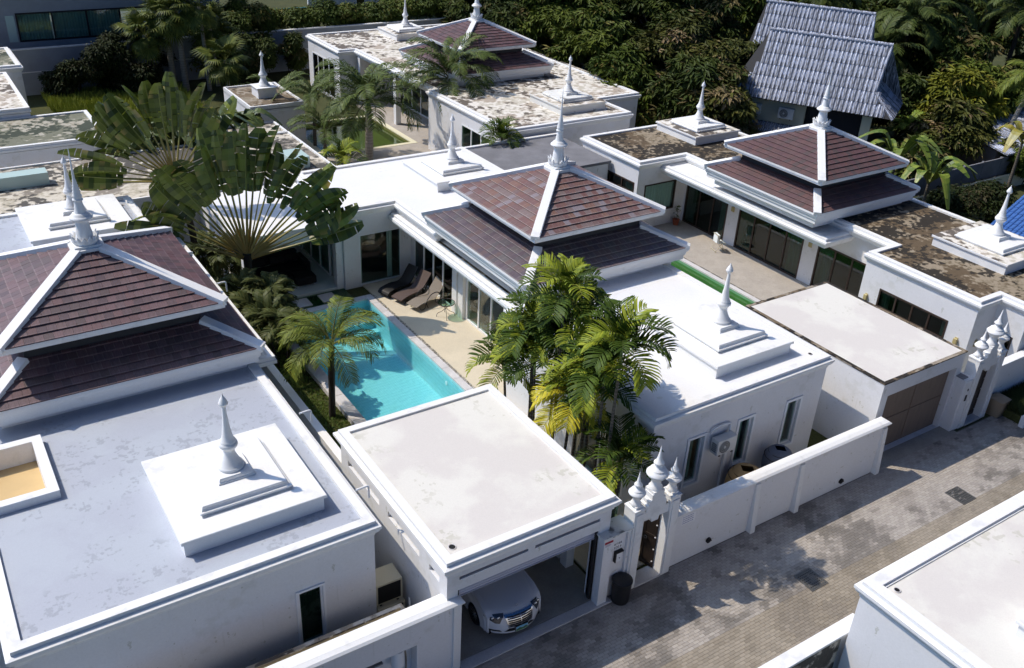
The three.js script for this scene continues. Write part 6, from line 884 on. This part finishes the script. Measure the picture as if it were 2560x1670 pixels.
banana("dark broad-leaved clump behind the rear traveller's palm, left", [12.4, 0, -51.2], 3.1, 16, 7, 2.4, HEL); banana('dark broad-leaved clump in the middle before the pump house', [14.0, 0, -51.1], 3.3, 16, 8, 2.4, HEL); banana('dark broad-leaved clump right, nearest the pump house corner', [16.6, 0, -53.4], 3.0, 16, 9, 2.2, HEL); banana('dark broad-leaved clump far left, over the green-stained roof edge', [10.0, 0, -51.2], 3.0, 15, 10, 2.2, HEL);
// --- broadleaf trees: trunk, limbs, and a crown of drooping leaf sprays
function spray(seed, leafL, leafW, n) { const f = mul(seed), v = []; for (let i = 0; i < n; i++) { const a = i * 2.399 + f(), r0 = 0.05 + 0.25 * f(), l = leafL * (0.7 + 0.6 * f()), C = Math.cos(a), S = Math.sin(a), dy = -0.25 - 0.5 * f(), y = 0.12 * (f() - 0.3), w = leafW * (0.8 + 0.4 * f()); const b = [C * r0, y, S * r0], m = [C * (r0 + l * 0.5) - S * w, y + dy * l * 0.35, S * (r0 + l * 0.5) + C * w], m2 = [C * (r0 + l * 0.5) + S * w, y + dy * l * 0.35 + 0.01, S * (r0 + l * 0.5) - C * w], e = [C * (r0 + l), y + dy * l, S * (r0 + l)]; v.push(...b, ...m, ...e, ...b, ...e, ...m2); } return tri(v); }
const SPRAY = [1, 2, 3].map((s) => spray(s, 0.42, 0.08, 12)), SPRAYS = [4, 5].map((s) => spray(s, 0.2, 0.055, 12));
const TONES = { dark: [[0.0164, 0.0328, 0.0049], [0.0615, 0.082, 0.0115], [0.1394, 0.1066, 0.041]], mid: [[0.0246, 0.0492, 0.0057], [0.1025, 0.1312, 0.0148], [0.1804, 0.1476, 0.0369]], brown: [[0.0246, 0.0385, 0.0066], [0.0943, 0.0943, 0.0164], [0.2624, 0.1886, 0.0984]], yellow: [[0.0656, 0.0861, 0.0082], [0.2378, 0.2296, 0.0205], [0.2788, 0.2296, 0.0492]], hedge: [[0.0246, 0.0492, 0.0066], [0.0984, 0.1312, 0.0164], [0.164, 0.1476, 0.0328]], black: [[0.0066, 0.0115, 0.0025], [0.0246, 0.0369, 0.0066], [0.0492, 0.041, 0.0164]] };
function crownMesh(t, blobs, per, tone, seed, geos = SPRAY, name = 'crown') {
  const f = mul(seed), N = blobs.length * per, g = geos[seed % geos.length], m = shadowed(new THREE.InstancedMesh(g, M.treeLeaf, N)), m4 = new THREE.Matrix4(), q = new THREE.Quaternion(), e = new THREE.Euler(), c = new THREE.Color(), T = TONES[tone]; let i = 0;
  for (const [bx_, by, bz, r, flat] of blobs) { const tint = f(), dry = f() < 0.22; for (let k = 0; k < per; k++) { const a = f() * 6.283, u = f() * 1.6 - 0.6, rr_ = Math.sqrt(Math.max(0, 1 - u * u)), d = r * (0.62 + 0.42 * Math.sqrt(f())); e.set((f() - 0.5) * 0.9 + 0.5 * rr_ * Math.sin(a), f() * 6.28, (f() - 0.5) * 0.9 - 0.5 * rr_ * Math.cos(a)); q.setFromEuler(e); const s = 0.75 + 0.6 * f(); m4.compose(new THREE.Vector3(bx_ + Math.cos(a) * rr_ * d, by + u * d * (flat || 0.62), bz + Math.sin(a) * rr_ * d), q, new THREE.Vector3(s, s, s)); m.setMatrixAt(i, m4); let col = mix3(T[0], T[1], clamp(tint * 0.6 + f() * 0.55)); if (dry ? f() < 0.45 : f() < 0.05) col = mix3(col, T[2], 0.5 + 0.5 * f()); m.setColorAt(i++, c.setRGB(...col)); } }
  m.name = name; m.userData.kind = 'stuff'; t.add(m); return m;
}
function tree(label, x, z, h, R, tone, seed, group = 'broadleaf trees behind the villas') {
  const t = thing('broadleaf_tree', label, 'tree', [x, 0, z], 0, group), f = mul(seed), limbs = [limb([[0, 0, 0], [0.15 * (f() - 0.5), h * 0.3, 0.1], [0.4 * (f() - 0.5), h * 0.6, 0.2 * (f() - 0.5)]], [0.28, 0.22, 0.14], 8, 8)], blobs = [];
  const n = Math.round(11 + R * 4.2); for (let i = 0; i < n; i++) { const a = i * 2.399 + f() * 0.6, k = Math.sqrt((i + 0.5) / n), y = h - R * 0.25 - R * 1.15 * k * k * (0.7 + 0.5 * f()) - f() * R * 0.35, bx_ = Math.cos(a) * R * k * 0.86, bz = Math.sin(a) * R * k * 0.86; blobs.push([bx_, y + (f() - 0.4) * R * 0.25, bz, R * (0.17 + 0.2 * f()), 0.5]); if (i % 2 === 0) limbs.push(limb([[0, h * 0.35, 0], [bx_ * 0.5, lerp(h * 0.4, y, 0.5), bz * 0.5], [bx_ * 0.9, y - 0.1, bz * 0.9]], [0.12, 0.08, 0.03], 6, 6)); }
  part('trunk', limbs, M.bark, t); crownMesh(t, blobs, Math.round(62 + R * 7), tone, seed); return t;
}
[[43.6, -51.5, 6.5, 3.1, 'mid', 'green tree overhanging the far corner of the stained roof'], [46.0, -46.2, 7.2, 3.2, 'dark', 'dark tree behind the white spire of the farthest villa'], [45.6, -43.4, 5.8, 2.3, 'brown', 'brown-tinged tree between the farthest and right villas'], [49.0, -51.5, 8.6, 4.0, 'brown', 'large tree with drooping brownish leaves, centre of the grove'], [46.3, -58.0, 8.0, 3.8, 'mid', 'green tree behind the farthest pavilion roof'], [50.9, -47.6, 8.0, 3.3, 'brown', 'tree with dry brown leaf tips left of the steep roof'], [53.0, -54.0, 10, 4.2, 'dark', 'tall dark tree left of the second steep roof'], [48.0, -65.5, 9.2, 4.4, 'mid', 'bright-topped tree at the upper centre of the grove'], [55.0, -61.0, 10.5, 4.6, 'dark', 'dark tree at the top of the grove, left of the roofs'], [59.5, -55.0, 10.5, 4.2, 'mid', 'tree rising behind the second steep roof'], [44.0, -66.5, 7.2, 3.4, 'dark', 'dark tree behind the upper right hedge'], [62, -62, 11, 4.8, 'dark', 'dark tree high behind the steep roofs'], [55, -71, 11, 5, 'mid', 'tall tree at the top edge, centre right'], [47, -74, 9, 4.2, 'dark', 'dark tree at the top edge beside the hedge'], [67, -56, 11, 4.8, 'dark', 'dark tree at the top edge, right of the roofs'], [74, -53, 11, 5, 'dark', 'dark tree at the top edge near the right corner'], [80, -47, 11, 5, 'dark', 'dark tree at the top right corner'], [60.5, -40.0, 5.6, 2.5, 'dark', 'dark tree right of the steep roof hip'], [62.5, -37.0, 6.6, 2.8, 'yellow', 'yellow-topped tree beyond the bananas'], [59.0, -35.0, 5.4, 2.4, 'brown', 'tree with dry drooping brown sprays beyond the panel wall'], [66, -38, 7, 3.2, 'mid', 'green tree at the right edge above the shed'], [69, -43, 9, 3.8, 'dark', 'dark tree below the tall palms at the right'], [54.5, -34.3, 3.6, 2.0, 'dark', 'low dark tree behind the banana leaves']].forEach(([x, z, h, R, tone, label], i) => tree(label, x, z, h, R, tone, 200 + i * 3));
// bushes and hedges
function bush(name, label, cat, blobs, per, tone, seed, pos, group) { const t = thing(name, label, cat, pos, 0, group), f = mul(seed); part('stem', blobs.slice(0, 6).map(([x, y, z]) => limb([[x * 0.6, 0, z * 0.6], [x * 0.8, y * 0.5, z * 0.8], [x, y, z]], [0.05, 0.04, 0.02], 5, 4)), M.barkDark, t); crownMesh(t, blobs, per, tone, seed, SPRAYS, 'foliage'); }
{ const f = mul(300), b = []; for (let i = 0; i < 46; i++) b.push([i * 0.62 - 14 + f() * 0.4, 3.6 + f() * 0.9, (f() - 0.5) * 1.4, 0.8 + 0.35 * f(), 0.8]); bush('hedge', 'long dark hedge growing above the white back wall', 'hedge', b, 120, 'hedge', 301, [37.5, 0, -79]); }
[[22.5, -77.6, 5.2, 2.3, 'bushy tree over the left end of the back hedge', 'mid'], [17.5, -78.2, 4.4, 1.7, 'bushy tree against the shaded wall behind the fan palms', 'black'], [13.2, -75.4, 3.9, 1.9, 'dark bush before the curtained glass front', 'black'], [10.9, -75.2, 3.1, 1.5, 'dark bush at the left end of the shaded wall', 'black'], [15.3, -74.6, 3.2, 1.7, 'dark bush beside the tall fan palms', 'black'], [24.6, -74.6, 3.4, 1.7, 'shaded shrub between pump house and white wall', 'dark'], [28.2, -75.6, 3.2, 0.9, 'climbing shrub against the white wall by the far wing', 'dark'], [26.0, -78, 5.4, 1.9, 'yellowish bush over the back hedge', 'mid']].forEach(([x, z, h, R, label, tone], i) => { const f = mul(320 + i), b = []; for (let k = 0; k < 12; k++) b.push([(f() - 0.5) * R * 1.5, h * (0.25 + 0.7 * f()), (f() - 0.5) * R * 1.1, R * 0.42, 0.9]); bush('bush', label, 'bush', b, 110, tone, 330 + i, [x, 0, z], 'bushes along the back wall'); });
[[45.2, -28.0, 2.0, 1.4, 'yellow-green bush at the rear edge of the right villa roof', 'yellow'], [44.8, -34.2, 3.0, 1.5, 'brownish bush behind the right pavilion roof', 'brown'], [47.5, -33.4, 3.0, 1.6, 'dark bush beneath the tall banana', 'black'], [50.0, -28.6, 1.6, 1.6, 'low dark shrub before the cream wall', 'black'], [54.0, -29.2, 1.4, 1.5, 'low dark shrub along the cream wall, farther right', 'black'], [47.2, -25.8, 1.6, 1.4, 'dark shrub between bananas and blue roof', 'black'], [44.5, -39.5, 2.6, 1.5, 'dark bush behind the right villa rear roof', 'dark'], [61.0, -31.0, 2.9, 1.3, 'shrub standing over the panel wall', 'mid'], [50.6, -38.6, 1.8, 1.6, 'bush before the cream wall with air conditioners', 'dark']].forEach(([x, z, h, R, label, tone], i) => { const f = mul(360 + i), b = []; for (let k = 0; k < 10; k++) b.push([(f() - 0.5) * R * 1.6, h * (0.3 + 0.6 * f()), (f() - 0.5) * R * 1.6, R * 0.42, 0.8]); bush('bush', label, 'bush', b, 110, tone, 370 + i, [x, 0, z], 'bushes at the right'); });
[[20.8, -65.0, 1.9, 1.3, 'dark leafy shrub behind the pump house', 'dark'], [12.4, -53.8, 2.4, 1.5, "dark broad shrub under the rear traveller's palm", 'dark'], [14.8, -54.6, 2.6, 1.5, "dark shrub right of the rear traveller's palm", 'dark'], [17.4, -55.5, 2.2, 1.2, 'small dark shrub below the pump house wall', 'dark']].forEach(([x, z, h, R, label, tone], i) => { const f = mul(380 + i), b = []; for (let k = 0; k < 10; k++) b.push([(f() - 0.5) * R * 1.5, h * (0.3 + 0.7 * f()), (f() - 0.5) * R * 1.5, R * 0.42, 0.8]); bush('bush', label, 'bush', b, 110, tone, 390 + i, [x, 0, z], 'shrubs in the middle garden'); });
renderer.render(scene, camera);
